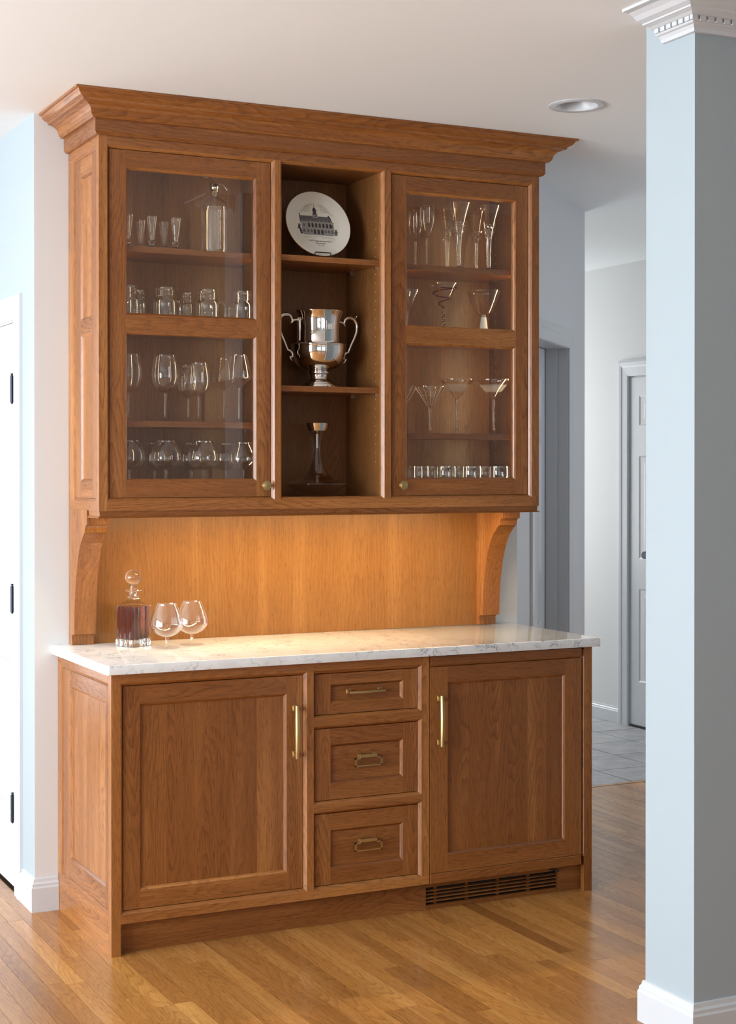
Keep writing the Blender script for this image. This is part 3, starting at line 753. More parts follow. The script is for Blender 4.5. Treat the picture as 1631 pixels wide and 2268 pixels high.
# glazed doors
for k, o in enumerate((OU[0], OU[2])):
    dm = MB(); Fd2 = FRONT(YU+cd_)
    op = framed(dm, Fd2, o[0]+g, o[1]-g, Z0+g, Z1-g, .0565, .0530, .0545, .0545, 0, .021, mids=((1.978, 2.0345),), w=.0075, d=.008)
    dr = upart(dm, 'door')
    for q in op: brd(MB(), Fd2, q[0]-.004, q[1]+.004, q[2]-.004, q[3]+.004, .0125, .0126).build('glass_pane', 'pane', dr)
    xk, zk = ((.6355, 1.4675), (1.1715, 1.466))[k]
    kb = MB(); kb.lathe([(.0, 0), (.0105, 0), (.0105, .0025), (.0055, .004), (.0048, .012), (.0085, .0145), (.0165, .017), (.0172, .0185), (.0165, .0205), (.0142, .0205), (.0138, .0222), (.0125, .0222), (.0118, .0238), (.006, .0252), (0, .0256)], (xk, YU+cd_, zk), 32, ax='y')
    kb.build('knob', 'brass', dr, smooth=True, label='round ringed brass knob')
# left side of the upper cabinet
FSU = LEFT(XU0)
upart(brd(MB(), FSU, YU+.0305, D-.001, ZUB, 1.4165, 0, .03, False, .82), 'side_rail')
upart(brd(MB(), FSU, YU+.0305, D-.001, 2.582, 2.64, 0, .03, False, .82), 'side_rail')
upart(brd(MB(), FSU, .5295, D-.001, 1.4165, 2.582, 0, .03, True, .82), 'side_stile')
mb = MB(); ring(mb, FSU, .2865, .5205, 1.4255, 2.573, .009, .0025, 0, .03, [.5, .5, .5, .5]); upart(mb, 'side_bead')
dm = MB(); op = framed(dm, FSU, .2875, .5195, 1.4265, 2.572, .040, .0625, .0595, .0565, .0025, .02, mids=((1.978, 2.0275),), w=.008, d=.0065); sp = upart(dm, 'side_panel_frame')
for q in op:
    pm = MB(); panel_boards(pm, FSU, q[0]-.004, q[1]+.004, q[2]-.004, q[3]+.004, .009, .016, 2, lo=.65, hi=.85); pm.build('panel', 'wood', sp)
# frieze and crown: (projection, z)
def wrap(prof, name, rnd, ext=0.):
    """a moulding running along the left end, the front and the right end"""
    segs = (((0, 0), 'L'), ((0, 1), 'F'), ((1, 1), 'R'))
    yb = D-.001
    A_ = [(XU0-p, yb, z) for p, z in prof]; B_ = [(XU0-p, YU-p, z) for p, z in prof]; C_ = [(XU1+p, YU-p, z) for p, z in prof]; D_ = [(XU1+p, yb, z) for p, z in prof]
    for l0, l1, ax in ((A_, B_, 1), (B_, C_, 0), (C_, D_, 1)):
        upart(MB().loft([l0, l1], ax, rnd), name)
wrap([(-.004, 2.6165), (.008, 2.6167), (.012, 2.6195), (.0165, 2.6250), (.0165, 2.672), (-.004, 2.672)], 'frieze', .3)
wrap([(.0, 2.667), (.0275, 2.667), (.029, 2.6685), (.0300, 2.6710), (.0345, 2.6755), (.0362, 2.680), (.0372, 2.687), (.0405, 2.6945), (.0495, 2.7025), (.0620, 2.7085), (.0738, 2.7110), (.0745, 2.7180), (.0775, 2.7195), (.0860, 2.7235), (.0930, 2.7300), (.0962, 2.7375), (.0975, 2.7385), (.1055, 2.7393), (.1058, H-.0006), (.0, H-.0006)], 'crown_moulding', .55)
# light rail under the upper cabinet
LR = [(0, ZUB), (-.001, 1.3695), (.006, 1.3635), (.007, 1.3625), (-.016, 1.3625), (-.016, ZUB)]
l0 = [(XU0-p+.003, .370, z) for p, z in LR]; l1 = [(XU0-p+.003, YU+.005-p, z) for p, z in LR]; l2 = [(XU1+p-.003, YU+.005-p, z) for p, z in LR]; l3 = [(XU1+p-.003, .370, z) for p, z in LR]
for a, b, ax in ((l0, l1, 1), (l1, l2, 0), (l2, l3, 1)): upart(MB().loft([a, b], ax, .35), 'light_rail')
# backsplash and corbels
bs = MB(); panel_boards(bs, FRONT(.5745), .075, 1.72, ZC+.0005, ZUB, 0, .015, 4, lo=.47, hi=.54); upart(bs, 'backsplash', 'veneer')
CPR = [(D-.002, ZC+.0006), (.5545, ZC+.0006), (.5545, .9425), (.5530, .948), (.5480, .9525), (.5385, .9545), (.5262, .9550)]
for t in range(0, 13):
    a = t/12.
    z = .9600+(1.3000-.9600)*a
    y = .5262-.0700*(a**2.1)-.0350*(a**9)
    CPR.append((y, z))
CPR += [(.4120, 1.3075), (.4055, 1.3095), (.4045, 1.3160), (.4020, 1.3260), (.3960, 1.3330), (.3880, 1.3362), (.3812, 1.3367), (.3812, ZUB-.0002), (D-.002, ZUB-.0002)]
for xa, xb in ((XU0, .1168), (1.6805, 1.7565)):
    upart(MB().loft([[(xa, y, z) for y, z in CPR], [(xb, y, z) for y, z in CPR]], 2, .75), 'corbel')
# lamp strip under the cabinet
ls = thing('under_cabinet_light', (.9, .30, ZUB), 'slim warm strip light fixed under the upper cabinet', 'strip light')
MB().box(.16, 1.64, .288, .312, 1.3755, ZUB-.001, bev=.001).build('housing', 'trim', ls)
ol = area('under_cabinet_lamp', (.9, .30, 1.3745), (0, .10, -1), 1.46, .02, 9.0, (1.0, .72, .38)); 
ol.parent = ls; ol.location = (0, 0, 1.3745-ZUB)

# slim warm strip lights standing behind the stiles of the two glazed bays
for (xa, sg, lab) in ((OU[0][0], 1, 'warm vertical strip light inside the left glazed bay, at its outer stile'), (OU[0][1], -1, 'warm vertical strip light inside the left glazed bay, beside the open bay'), (OU[2][0], 1, 'warm vertical strip light inside the right glazed bay, beside the open bay'), (OU[2][1], -1, 'warm vertical strip light inside the right glazed bay, at its outer stile')):
    t = thing('cabinet_strip_light', (xa+sg*.003, YU+.041, 1.44), lab, 'strip light', 'strip lights in the glazed bays')
    MB().box(min(xa+sg*.0006, xa+sg*.006), max(xa+sg*.0006, xa+sg*.006), YU+.0345, YU+.0450, 1.44, 2.56).build('housing', 'trim', t)
    lo_ = area('strip_lamp', (0, 0, 0), (sg*.85, .55, 0), .008, 1.08, STRIP_W*(1.5 if xa > 1 else .9), (1.0, .75, .42)); lo_.parent = t; lo_.location = (sg*.0045, .0065, .56)
# ------------------------------------------------------------------ glassware
def glass_thing(name, cat, parts, label, group):
    """parts: (name, material, profile or MB)"""
    t = thing(name, (0, 0, 0), label, cat, group)
    for (n, m, prof) in parts:
        if isinstance(prof, MB): prof.build(n, m, t, smooth=True, angle=50)
        else: MB().lathe(prof, seg=40).build(n, m, t, smooth=True, angle=50)
    return t
def curve(pts, n=5):
    """Catmull-Rom through profile points"""
    out = []
    for i in range(len(pts)-1):
        p0 = pts[max(i-1, 0)]; p1 = pts[i]; p2 = pts[i+1]; p3 = pts[min(i+2, len(pts)-1)]
        for k in range(n):
            t = k/n; t2 = t*t; t3 = t2*t
            out.append(tuple(.5*((2*p1[j])+(-p0[j]+p2[j])*t+(2*p0[j]-5*p1[j]+4*p2[j]-p3[j])*t2+(-p0[j]+3*p1[j]-3*p2[j]+p3[j])*t3) for j in (0, 1)))
    out.append(pts[-1]); return [(max(r, 0.), z) for r, z in out]
def rimmed(outer, th=.0011):
    """outer profile from the bottom of the bowl to the lip, with a rolled lip and a short inner return"""
    r, z = outer[-1]; return outer+[(r-th*.2, z+th*.5), (r-th, z+th*.3), (r-th, z-.004)]
def stem_foot(rf, h, rs=.0034, rtop=.006):
    foot = [(0, .0004), (rf*.96, .0004), (rf, .0012), (rf*.96, .0022), (rf*.5, .0042), (rf*.2, .0085), (rs*1.25, .016)]
    stem = [(rs*1.25, .016), (rs, .03), (rs, h*.7), (rs*1.25, h*.88), (rtop, h), (0, h+.001)]
    return [('foot', 'gfoot', foot), ('stem', 'gsolid', stem)]
def stemware(name, cat, bowl, hs, rf, label, group, rs=.0034, rtop=.006):
    return glass_thing(name, cat, stem_foot(rf, hs, rs, rtop)+[('bowl', 'gthin', rimmed(curve(bowl)))], label, group)

def batch(proto, spots, group):
    used = []
    for (x, y, z, sc, lab, *rz) in spots: place(proto, used, (x, y, z), lab, rz[0] if rz else R.uniform(0, 6), sc, group)

# cordial glasses on the left top shelf
cord = glass_thing('cordial_glass', 'glass', [
    ('foot', 'gsolid', [(0, .0004), (.0165, .0004), (.0175, .0015), (.0150, .004), (.0095, .0085), (.0065, .012), (.0062, .015), (.0095, .0185), (.0125, .024), (.0125, .028), (0, .030)]),
    ('bowl', 'gthin', rimmed([(0, .030), (.0075, .031), (.0098, .045), (.0142, .076), (.0194, .110)]))], '', '')
batch(cord, [(.1731, .345, 2.268, 1, 'flared cordial glass cut by the left edge of the glass door'), (.258, .345, 2.268, 1, 'flared cordial glass, middle of the front three on the top shelf'),
             (.3441, .345, 2.268, 1, 'flared cordial glass in front, nearest the soda siphon'), (.2478, .43, 2.268, .98, 'smaller-looking cordial glass in back, second from the door edge'), (.3318, .43, 2.268, .98, 'cordial glass in back between the two front ones, near the siphon')], 'cordial glasses on the top shelf')

# soda siphon
sx, sy, sz = .508, .40, 2.268
si = thing('soda_siphon', (sx, sy, sz), 'old glass soda siphon bottle with chrome head on the top shelf', 'bottle')
MB().lathe(curve([(0, .001), (.044, .001), (.0482, .006), (.0485, .02), (.0485, .150), (.046, .168), (.036, .188), (.020, .199), (.0115, .203)], 4)+[(.0100, .210), (.0097, .226)], (sx, sy, sz), 40).build('bottle', 'gthick', si, smooth=True, angle=60)
MB().lathe([(0, .004), (.046, .006), (.046, .016), (0, .012)], (sx, sy, sz), 40).build('bottle_base', 'gsolid', si, smooth=True)
MB().tube([(sx, sy, sz+.012), (sx+.001, sy, sz+.215)], .0028, 10).build('dip_tube', 'gthick', si, smooth=True)
MB().lathe([(0, .221), (.0165, .221), (.0178, .223), (.0165, .2255), (.0178, .228), (.0165, .231), (.0172, .234), (.0172, .246), (.0150, .2525), (.0075, .256), (.0062, .259), (.0062, .276), (.0082, .278), (.0082, .287), (.004, .291), (0, .291)], (sx, sy, sz), 28).build('head', 'chrome', si, smooth=True)
MB().tube([(sx+.010, sy, sz+.250), (sx+.019, sy, sz+.2515), (sx+.030, sy, sz+.247), (sx+.040, sy, sz+.239), (sx+.047, sy, sz+.2315)], [.0032, .0034, .0034, .0036, .0038], 10).build('spout', 'chrome', si, smooth=True)
MB().tube([(sx, sy, sz+.283), (sx-.014, sy, sz+.281), (sx-.024, sy, sz+.274), (sx-.032, sy, sz+.2695), (sx-.040, sy, sz+.2715)], [.003, .003, .0028, .0026, .002], 8).build('lever', 'chrome', si, smooth=True)
et = MB()                                    # etched block of illegible vertical lettering
for k in range(9):
    for q in range(3):
        a = -1.95+q*.34+R.uniform(-.02, .02); zz = sz+.045+k*.0105; r_ = .0487; da = .10; hz = .0035
        et.add([(sx+r_*math.cos(a+s_*da), sy+r_*math.sin(a+s_*da), zz+t_*hz) for s_, t_ in ((-1, -1), (1, -1), (1, 1), (-1, 1))], [(0, 1, 2, 3)])
et.build('etched_lettering', 'etch2', si, kind='stuff')

# mason jar mugs
def jar_body(): return rimmed(curve([(0, .001), (.030, .001), (.0370, .004), (.0392, .012), (.0395, .040), (.0395, .082), (.0380, .094), (.0335, .1025), (.0322, .1060)], 4)+[(.0340, .1075), (.0340, .1095), (.0322, .1112), (.0322, .1155), (.0342, .1170), (.0342, .1188), (.0322, .1205), (.0322, .1235), (.0338, .1250), (.0338, .1268), (.0322, .1285), (.0322, .1365)], .003)
jt = thing('jar_mug', (0, 0, 0), '', 'jar mug')
MB().lathe(jar_body(), seg=40).build('jar', 'gthick', jt, smooth=True, angle=60)
MB().lathe([(0, .003), (.036, .004), (.037, .010), (0, .008)], seg=32).build('jar_base', 'gsolid', jt, smooth=True)
hp = [(.0375, 0, .092), (.046, 0, .096), (.056, 0, .094), (.0620, 0, .083), (.0630, 0, .060), (.0600, 0, .036), (.052, 0, .022), (.043, 0, .020), (.0375, 0, .024)]
MB().tube(hp, .0042, 10).build('handle', 'gthick', jt, smooth=True)
em = MB(); a0 = -PI/2-.18
def on_jar(u, v, r_=.0402): a = a0+u/.0395; return (r_*math.cos(a), r_*math.sin(a), .050+v)
em.tube([on_jar(.0205*math.cos(2*PI*k/28), .0205*math.sin(2*PI*k/28)) for k in range(28)], .0009, 6, closed=True)
em.tube([on_jar(x_, z_) for x_, z_ in ((-.004, -.014), (.002, -.012), (.007, -.006), (.004, .0), (-.002, .002), (-.006, .006), (-.003, .012), (.003, .013))], .0011, 6)
em.tube([on_jar(x_, z_) for x_, z_ in ((.002, .0), (.008, .004), (.009, .010))], .0009, 6)
for k in range(6):
    u = -.014+.0056*k; em.tube([on_jar(u, .0265+.0012*math.sin(k)), on_jar(u+.0026, .0305)], .0008, 6)
em.build('embossed_emblem', 'gthick', jt, smooth=True)
ju = []
for (x_, y_, sc, lab, rz) in ((.1767, .36, 1, 'glass jar mug cut by the left edge of the glass door', .2), (.3103, .36, 1, 'glass jar mug with embossed ring, second from the left in front', .25), (.4646, .36, 1.0, 'glass jar mug with its handle showing, front centre of the jar shelf', -.25), (.5958, .36, 1.0, 'glass jar mug at the right end of the jar shelf', 2.0)):
    place(jt, ju, (x_, y_, 2.004), lab, rz, sc, 'glass jar mugs')
js = thing('glass_jar', (0, 0, 0), '', 'jar')
MB().lathe([(r*.62 if z < .1 else r*.60, z) for r, z in jar_body()], seg=36).build('jar', 'gthick', js, smooth=True, angle=60)
MB().lathe([(0, .003), (.022, .004), (.023, .009), (0, .007)], seg=28).build('jar_base', 'gsolid', js, smooth=True)
batch(js, [(.252, .46, 2.004, .99, 'slim glass jar behind the two mugs at the left'), (.4284, .46, 2.004, .99, 'slim glass jar standing back between two jar mugs')], 'slim jars behind the jar mugs')

# wine glasses on the left middle shelf (z 1.685)
ZW = 1.685
wg = stemware('wine_glass', 'wine glass', [(.004, .098), (.020, .103), (.036, .119), (.0445, .142), (.0460, .160), (.0440, .188), (.0370, .2255)], .098, .037, '', '')
batch(wg, [(.1792, .36, ZW, 1, 'large wine glass cut by the left edge of the door, middle shelf'), (.3068, .35, ZW, 1, 'large tulip wine glass standing alone on the middle shelf')], 'large tulip wine glasses')
wg2 = stemware('wine_glass', 'wine glass', [(.004, .090), (.018, .094), (.032, .111), (.0378, .134), (.0380, .148), (.0350, .175), (.0295, .2030)], .090, .036, '', '')
batch(wg2, [(.4291, .45, ZW, .99, 'medium wine glass in back, half hidden by its twin'), (.4292, .35, ZW, 1, 'medium wine glass in front, right of the large tulip glass')], 'medium wine glasses')
wg3 = stemware('wine_glass', 'wine glass', [(.004, .122), (.010, .126), (.026, .139), (.0400, .150), (.0448, .1555), (.0446, .160), (.0400, .190), (.0345, .215), (.0288, .2365)], .122, .034, '', '', rtop=.005)
batch(wg3, [(.5635, .45, ZW, .97, 'angular-bowled wine glass standing in back, dark against the wood'), (.5833, .36, ZW, 1, 'angular-bowled wine glass in front at the right end')], 'angular wine glasses')
# balloon glasses on the bottom of the left bay
ZB = 1.4278
bg = stemware('balloon_glass', 'wine glass', [(.005, .094), (.022, .097), (.040, .107), (.0515, .124), (.0530, .136), (.0500, .156), (.0420, .176), (.0335, .1925)], .094, .038, '', '', rs=.004)
batch(bg, [(.1826, .36, ZB, 1, 'balloon glass cut by the left edge of the door, bottom row front'), (.3129, .36, ZB, 1, 'balloon glass, second from the left in the front of the bottom row'), (.4485, .36, ZB, 1, 'balloon glass, third from the left in the front of the bottom row'), (.5985, .36, ZB, .98, 'balloon glass at the right end of the bottom row, near the brass knob'),
           (.3095, .465, ZB, .97, 'balloon glass in back, left of the other back glasses'), (.4456, .465, ZB, .97, 'balloon glass in back, middle of the back row'), (.5743, .465, ZB, .97, 'balloon glass in back at the right, behind two front glasses')], 'balloon glasses in the bottom row')

# flutes on the right top shelf
ZR = 2.2665
fg = stemware('champagne_flute', 'flute glass', [(.003, .112), (.010, .118), (.0215, .140), (.0285, .166), (.0298, .182), (.0285, .205), (.0258, .2275)], .112, .030, '', '', rs=.0036, rtop=.0045)
batch(fg, [(1.3318, .44, ZR, .97, 'plain champagne flute in back at the left of the right top shelf'), (1.3358, .36, ZR, 1, 'plain slim champagne flute in front, left end of the right top shelf')], 'plain champagne flutes')
cf = thing('crystal_flute', (0, 0, 0), '', 'flute glass')
MB().lathe([(0, .0004), (.028, .0004), (.029, .0015), (.016, .004), (.0085, .009), (.0078, .012)], seg=32).build('foot', 'gsolid', cf, smooth=True)
MB().lathe([(.0078, .012), (.0085, .04), (.0100, .08), (.0115, .115), (.0130, .1225), (0, .124)], seg=12).build('stem', 'gthick', cf, smooth=True)
MB().lathe(rimmed([(.0120, .124), (.0185, .152), (.0275, .188), (.0370, .218), (.0452, .2420)]), seg=40).build('bowl', 'gthin', cf, smooth=True)
cut = MB()                                   # facetted cut work round the lower bowl
for ring_k in range(5):
    z_ = .126+.0105*ring_k; r_ = .0136+(z_-.124)*.262; n = 12
    for k in range(n):
        a = 2*PI*(k+.5*(ring_k % 2))/n; h = .0058; da = PI/n*.92; ro = r_+.0022
        c_ = lambda aa, rr_, zz_: (rr_*math.cos(aa), rr_*math.sin(aa), zz_)
        cut.add([c_(a, ro, z_), c_(a-da, r_, z_), c_(a, r_-.0012, z_-h), c_(a+da, r_, z_), c_(a, r_+.0012, z_+h)], [(0, 1, 2), (0, 2, 3), (0, 3, 4), (0, 4, 1)])
cut.build('cut_facets', 'gfacet', cf, recalc=False, kind='stuff')
batch(cf, [(1.4780, .455, ZR, .985, 'trumpet crystal flute half hidden behind the tallest one'), (1.4596, .34, ZR, 1.005, 'tall trumpet crystal flute with cut facets, front centre'), (1.6158, .47, ZR, .985, 'trumpet crystal flute in back at the right'), (1.5933, .345, ZR, 1.0, 'trumpet crystal flute in front at the right end of the top shelf')], 'cut crystal flutes')

# martini glasses, right middle shelf (z 2.004)
ZM = 2.004
def spiral(z0, z1, rfun, turns, a0, n=48): return [((rfun(z0+(z1-z0)*k/n))*math.cos(a0+turns*2*PI*k/n), (rfun(z0+(z1-z0)*k/n))*math.sin(a0+turns*2*PI*k/n), z0+(z1-z0)*k/n) for k in range(n+1)]
rs_t = thing('swirled_martini_glass', (1.4175, .38, ZM), 'martini glass with dark red glass swirls on bowl and stem', 'martini glass')
O_ = (1.4175, .38, ZM)
def put(mb, o=O_):
    mb.v = [(p[0]+o[0], p[1]+o[1], p[2]+o[2]) for p in mb.v]; return mb
put(MB().lathe([(0, .0004), (.034, .0004), (.035, .0015), (.018, .004), (.006, .010), (.0045, .018)], seg=32)).build('foot', 'gsolid', rs_t, smooth=True)
put(MB().lathe([(.0045, .018), (.0045, .100), (.0075, .116), (0, .119)], seg=16)).build('stem', 'gsolid', rs_t, smooth=True)
rb_ = lambda z: .0065+(z-.118)*.555
put(MB().lathe(rimmed([(.003, .117), (.0065, .1185), (.0120, .128), (.0570, .209)]), seg=40)).build('bowl', 'gthin', rs_t, smooth=True)
put(MB().tube(spiral(.122, .204, lambda z: rb_(z)+.001, 2.1, .6), .0023, 8)).build('swirl', 'red', rs_t, smooth=True)
put(MB().tube(spiral(.020, .112, lambda z: .0052, 5, .0, 90), .0019, 6)).build('swirl', 'red', rs_t, smooth=True)
mp = thing('martini_glass', (1.2532, .36, ZM), 'martini glass mostly hidden by the left edge of the right glass door', 'martini glass')
O2 = (1.2532, .36, ZM)
for n_, m_, pr in stem_foot(.036, .098)+[('bowl', 'gthin', rimmed([(.003, .098), (.010, .104), (.046, .175)]))]: put(MB().lathe(pr, seg=36), O2).build(n_, m_, mp, smooth=True, angle=50)
ft = thing('frosted_stem_martini_glass', (1.5933, .38, ZM), 'wide martini glass on a frosted conical stem', 'martini glass')
O3 = (1.5933, .38, ZM)
put(MB().lathe([(0, .0004), (.0215, .0004), (.0220, .002), (.0098, .0915), (.008, .0935), (0, .0935)], seg=32), O3).build('stem', 'frost', ft, smooth=True)
put(MB().lathe(rimmed(curve([(.0, .0945), (.018, .0965), (.030, .105), (.045, .136), (.0560, .165), (.0660, .1895)], 4)), seg=40), O3).build('bowl', 'gthin', ft, smooth=True)

# martini glasses on the right lower shelf (z 1.654)
ZN = 1.654
def martini(name, hs, h, rb, rf, label, extra):
    t = thing(name, (0, 0, 0), label, 'martini glass')
    for n_, m_, pr in stem_foot(rf, hs, .0045, .0075)+[('bowl', 'gthin', rimmed([(.003, hs), (.008, hs+.003), (.0115, hs+.007), (.0150, hs+.012), (rb, h)]))]: MB().lathe(pr, seg=40).build(n_, m_, t, smooth=True, angle=50)
    extra(t); return t
def etched_band(t):
    MB().lathe([(.0293, .1600), (.0497, .1840)], seg=48).build('etched_band', 'etch', t, smooth=True)
    sc_ = MB()
    for k in range(26):
        a = 2*PI*k/26; r_ = .0499; hw_ = PI/26
        sc_.add([(r_*math.cos(a-hw_), r_*math.sin(a-hw_), .1841), (r_*math.cos(a+hw_), r_*math.sin(a+hw_), .1841), (r_*1.05*math.cos(a+hw_*.5), r_*1.05*math.sin(a+hw_*.5), .1871), (r_*1.05*math.cos(a-hw_*.5), r_*1.05*math.sin(a-hw_*.5), .1871)], [(0, 1, 2, 3)])
    sc_.build('etched_scallops', 'etch', t, kind='stuff')
m1 = martini('etched_martini_glass', .132, .2065, .0672, .037, '', etched_band)
batch(m1, [(1.4884, .40, ZN, 1.0, 'martini glass with frosted scalloped band, middle of the lower shelf'), (1.6231, .36, ZN, 1.0, 'martini glass with frosted scalloped band, right end of the lower shelf')], 'martini glasses with etched bands')
def cut_lines(t):
    mb = MB()
    for k in range(14):
        a = 2*PI*k/14
        mb.tube([((.0105+(.0575-.0105)*s)*math.cos(a), (.0105+(.0575-.0105)*s)*math.sin(a), .102+(.172-.102)*s) for s in (.0, .25, .5, .75, .97)], .0006, 5)
    for s in (.55, .72, .86):
        r_ = .0112+(.0575-.0105)*s; mb.tube([(r_*math.cos(2*PI*k/32), r_*math.sin(2*PI*k/32), .102+.070*s) for k in range(32)], .0005, 5, closed=True)
    mb.build('cut_lines', 'etch', t, kind='stuff')
m2 = thing('cut_martini_glass', (0, 0, 0), '', 'martini glass')
for n_, m_, pr in stem_foot(.037, .098, .0045, .0075)+[('bowl', 'gthin', rimmed([(.003, .098), (.0105, .102), (.0575, .1738)]))]: MB().lathe(pr, seg=40).build(n_, m_, m2, smooth=True, angle=50)
cut_lines(m2)
batch(m2, [(1.344, .35, ZN, 1.0, 'martini glass cut with fine straight lines, left of the scalloped ones'), (1.2914, .47, ZN, 1.03, 'lined martini glass mostly hidden by the left door stile')], 'martini glasses with cut lines')
# tumblers on the floor of the right bay
tb = thing('tumbler', (0, 0, 0), '', 'tumbler')
TP = [(0, .001), (.0385, .001), (.0405, .003)]
for k in range(9): z_ = .006+.0065*k; TP += [(.0402, z_), (.0416, z_+.003), (.0402, z_+.006)]
MB().lathe(rimmed(TP+[(.0408, .068), (.0412, .105)], .002), seg=40).build('wall', 'gthick', tb, smooth=True, angle=25)
MB().lathe([(0, .003), (.038, .004), (.0385, .013), (0, .011)], seg=32).build('thick_base', 'gsolid', tb, smooth=True)
tu = []
for (x_, y_, lab) in ((1.3011, .36, 'ribbed glass tumbler at the left end of the front row'), (1.4168, .36, 'ribbed glass tumbler, second in the front row'), (1.5274, .36, 'ribbed glass tumbler, third in the front row'), (1.65, .36, 'ribbed glass tumbler at the right end of the front row'),
                     (1.4159, .46, 'ribbed glass tumbler in the back row, left gap'), (1.5341, .46, 'ribbed glass tumbler in the back row, middle gap'), (1.6495, .46, 'ribbed glass tumbler in the back row, right gap')):
    place(tb, tu, (x_, y_, ZB), lab, 0, 1, 'ribbed tumblers in the right bay')

# ------------------------------------------------------------------ centre bay: plate, cup, decanter
PC = Vector((.8843, .358, 2.3935)); tilt = math.radians(18)
PX = Vector((1, 0, 0)); PZ = Vector((0, math.sin(tilt), math.cos(tilt))); PN = Vector((0, -math.cos(tilt), math.sin(tilt)))   # in-plane right, up, and facing
def pl(u, v, n=0.): return tuple(PC+PX*u+PZ*v+PN*n)
plate = thing('commemorative_plate', tuple(PC-PZ*.126), 'cream commemorative plate printed with a town hall, propped on the top shelf', 'plate')
def plathe(prof, seg=64):
    mb = MB(); mb.lathe(prof, seg=seg); mb.v = [pl(p[0], p[1], p[2]) for p in mb.v]; return mb
plathe([(0, -.006), (.060, -.006), (.062, -.003), (.085, .0), (.1255, .010), (.1265, .0112), (.1255, .0125), (.112, .0095), (.090, .004), (.084, .0015), (.0, .0012)]).build('dish', 'china', plate, smooth=True, angle=60)
plathe([(.1252, .0126), (.1268, .0113), (.1256, .0098)]).build('gilt_rim', 'gilt', plate, smooth=True)
ez = .0016
def poly(mb, pts, n=ez): mb.add([pl(u, v, n) for u, v in pts], [tuple(range(len(pts)))])
def rect(mb, u0, u1, v0, v1, n=ez): poly(mb, [(u0, v0), (u1, v0), (u1, v1), (u0, v1)], n)
def arch(mb, uc, w, v0, v1, n=ez):
    h = w/2; poly(mb, [(uc-h, v0), (uc+h, v0), (uc+h, v1-h)]+[(uc+h*math.cos(PI*k/6), v1-h+h*math.sin(PI*k/6)) for k in range(1, 6)]+[(uc-h, v1-h)], n)
lt, md, bk = MB(), MB(), MB()
rect(lt, -.062, .066, -.0375, .012); rect(lt, -.056, .058, -.0405, -.0375)
poly(md, [(-.064, .034), (.050, .034), (.064, .012), (-.064, .012)])                     # roof
rect(bk, -.066, -.0625, .006, .043); poly(bk, [(.046, .034), (.050, .040), (.054, .036), (.058, .028), (.060, .020)])
rect(lt, -.0655, .068, .0085, .0125, ez+.0002)
for k in range(7): arch(bk, -.0325+.0142*k, .0082, -.0105, .0065, ez+.0004)
for u in (-.052, .058): rect(md, u-.003, u+.003, -.009, .002, ez+.0004)
for k in range(3): arch(bk, -.0125+.0145*k, .0092, -.0365, -.0175, ez+.0004)
for u in (-.054, -.038, -.025, .030, .043, .056): arch(md, u, .0078, -.031, -.0185, ez+.0004)
for u in (-.058, -.040, -.0245): rect(lt, u-.002, u+.002, .0145, .0185, ez+.0004)
for u in (.012, .028, .042): rect(lt, u-.002, u+.002, .0145, .0185, ez+.0004)
# tower
rect(lt, -.0135, .0065, .027, .0405, ez+.0003); rect(md, -.0145, .0075, .0385, .041, ez+.0004); rect(md, -.0105, .0035, .041, .056, ez+.0003)
for u in (-.0075, -.0035, .0005): arch(bk, u, .0028, .042, .053, ez+.0005)
rect(bk, -.0125, .0055, .0555, .0575, ez+.0005); poly(bk, [(-.0105, .0575), (.0035, .0575), (.002, .0625), (-.001, .0665), (-.0035, .070), (-.006, .0665), (-.009, .0625)], ez+.0005)
rect(bk, -.0040, -.0030, .069, .083, ez+.0005); rect(bk, -.0048, .0, .031, .035, ez+.0005)
# shrubs, ground lines, clouds
for u, v in ((-.071, -.010), (-.069, -.019), (-.073, -.014), (-.067, -.027), (-.070, -.004), (-.066, -.034)):
    poly(bk if v < -.012 else md, [(u+.0052*math.cos(a)*R.uniform(.7, 1.2), v+.0052*math.sin(a)*R.uniform(.7, 1.2)) for a in [2*PI*k/8 for k in range(8)]], ez+.0003)
for u, v in ((.072, -.018), (.074, -.026), (.071, -.034), (.069, -.026)):
    poly(md, [(u+.0048*math.cos(a)*R.uniform(.7, 1.2), v+.0048*math.sin(a)*R.uniform(.7, 1.2)) for a in [2*PI*k/8 for k in range(8)]], ez+.0003)
for u0, u1, v in ((-.060, -.014, -.0385), (.034, .066, -.0395)): rect(bk, u0, u1, v-.0006, v+.0002, ez+.0004)
for (u0, u1, v, s) in ((-.064, -.004, -.047, -.02), (-.058, -.010, -.0535, .0), (-.008, .060, -.0445, -.08), (-.050, -.02, -.059, .02), (.012, .058, -.051, .03), (.030, .066, -.058, .10), (-.062, -.03, -.0495, .0)):
    poly(md if abs(s) > .05 else lt, [(u0, v-.0004), (u1, v-.0004+s*(u1-u0)), (u1, v+.0007+s*(u1-u0)), (u0, v+.0003)])
def stroke(mb, pts, w=.0006, n=ez):
    for (a, b), (c, d) in zip(pts, pts[1:]):
        dx, dy = c-a, d-b; l = math.hypot(dx, dy) or 1; nx, ny = -dy/l*w, dx/l*w
        poly(mb, [(a-nx, b-ny), (c-nx, d-ny), (c+nx, d+ny), (a+nx, b+ny)], n)
for (cx_, cy__, r_, a0, a1) in ((-.045, .050, .009, .3, 3.4), (-.032, .062, .010, .2, 3.2), (-.018, .070, .012, .6, 2.9), (.018, .066, .012, .1, 2.2), (.030, .054, .010, .2, 2.6), (.044, .047, .010, .2, 2.8), (.060, .036, .010, .0, 2.3)):
    stroke(lt, [(cx_+r_*math.cos(a0+(a1-a0)*k/8), cy__+r_*.8*math.sin(a0+(a1-a0)*k/8)) for k in range(9)])
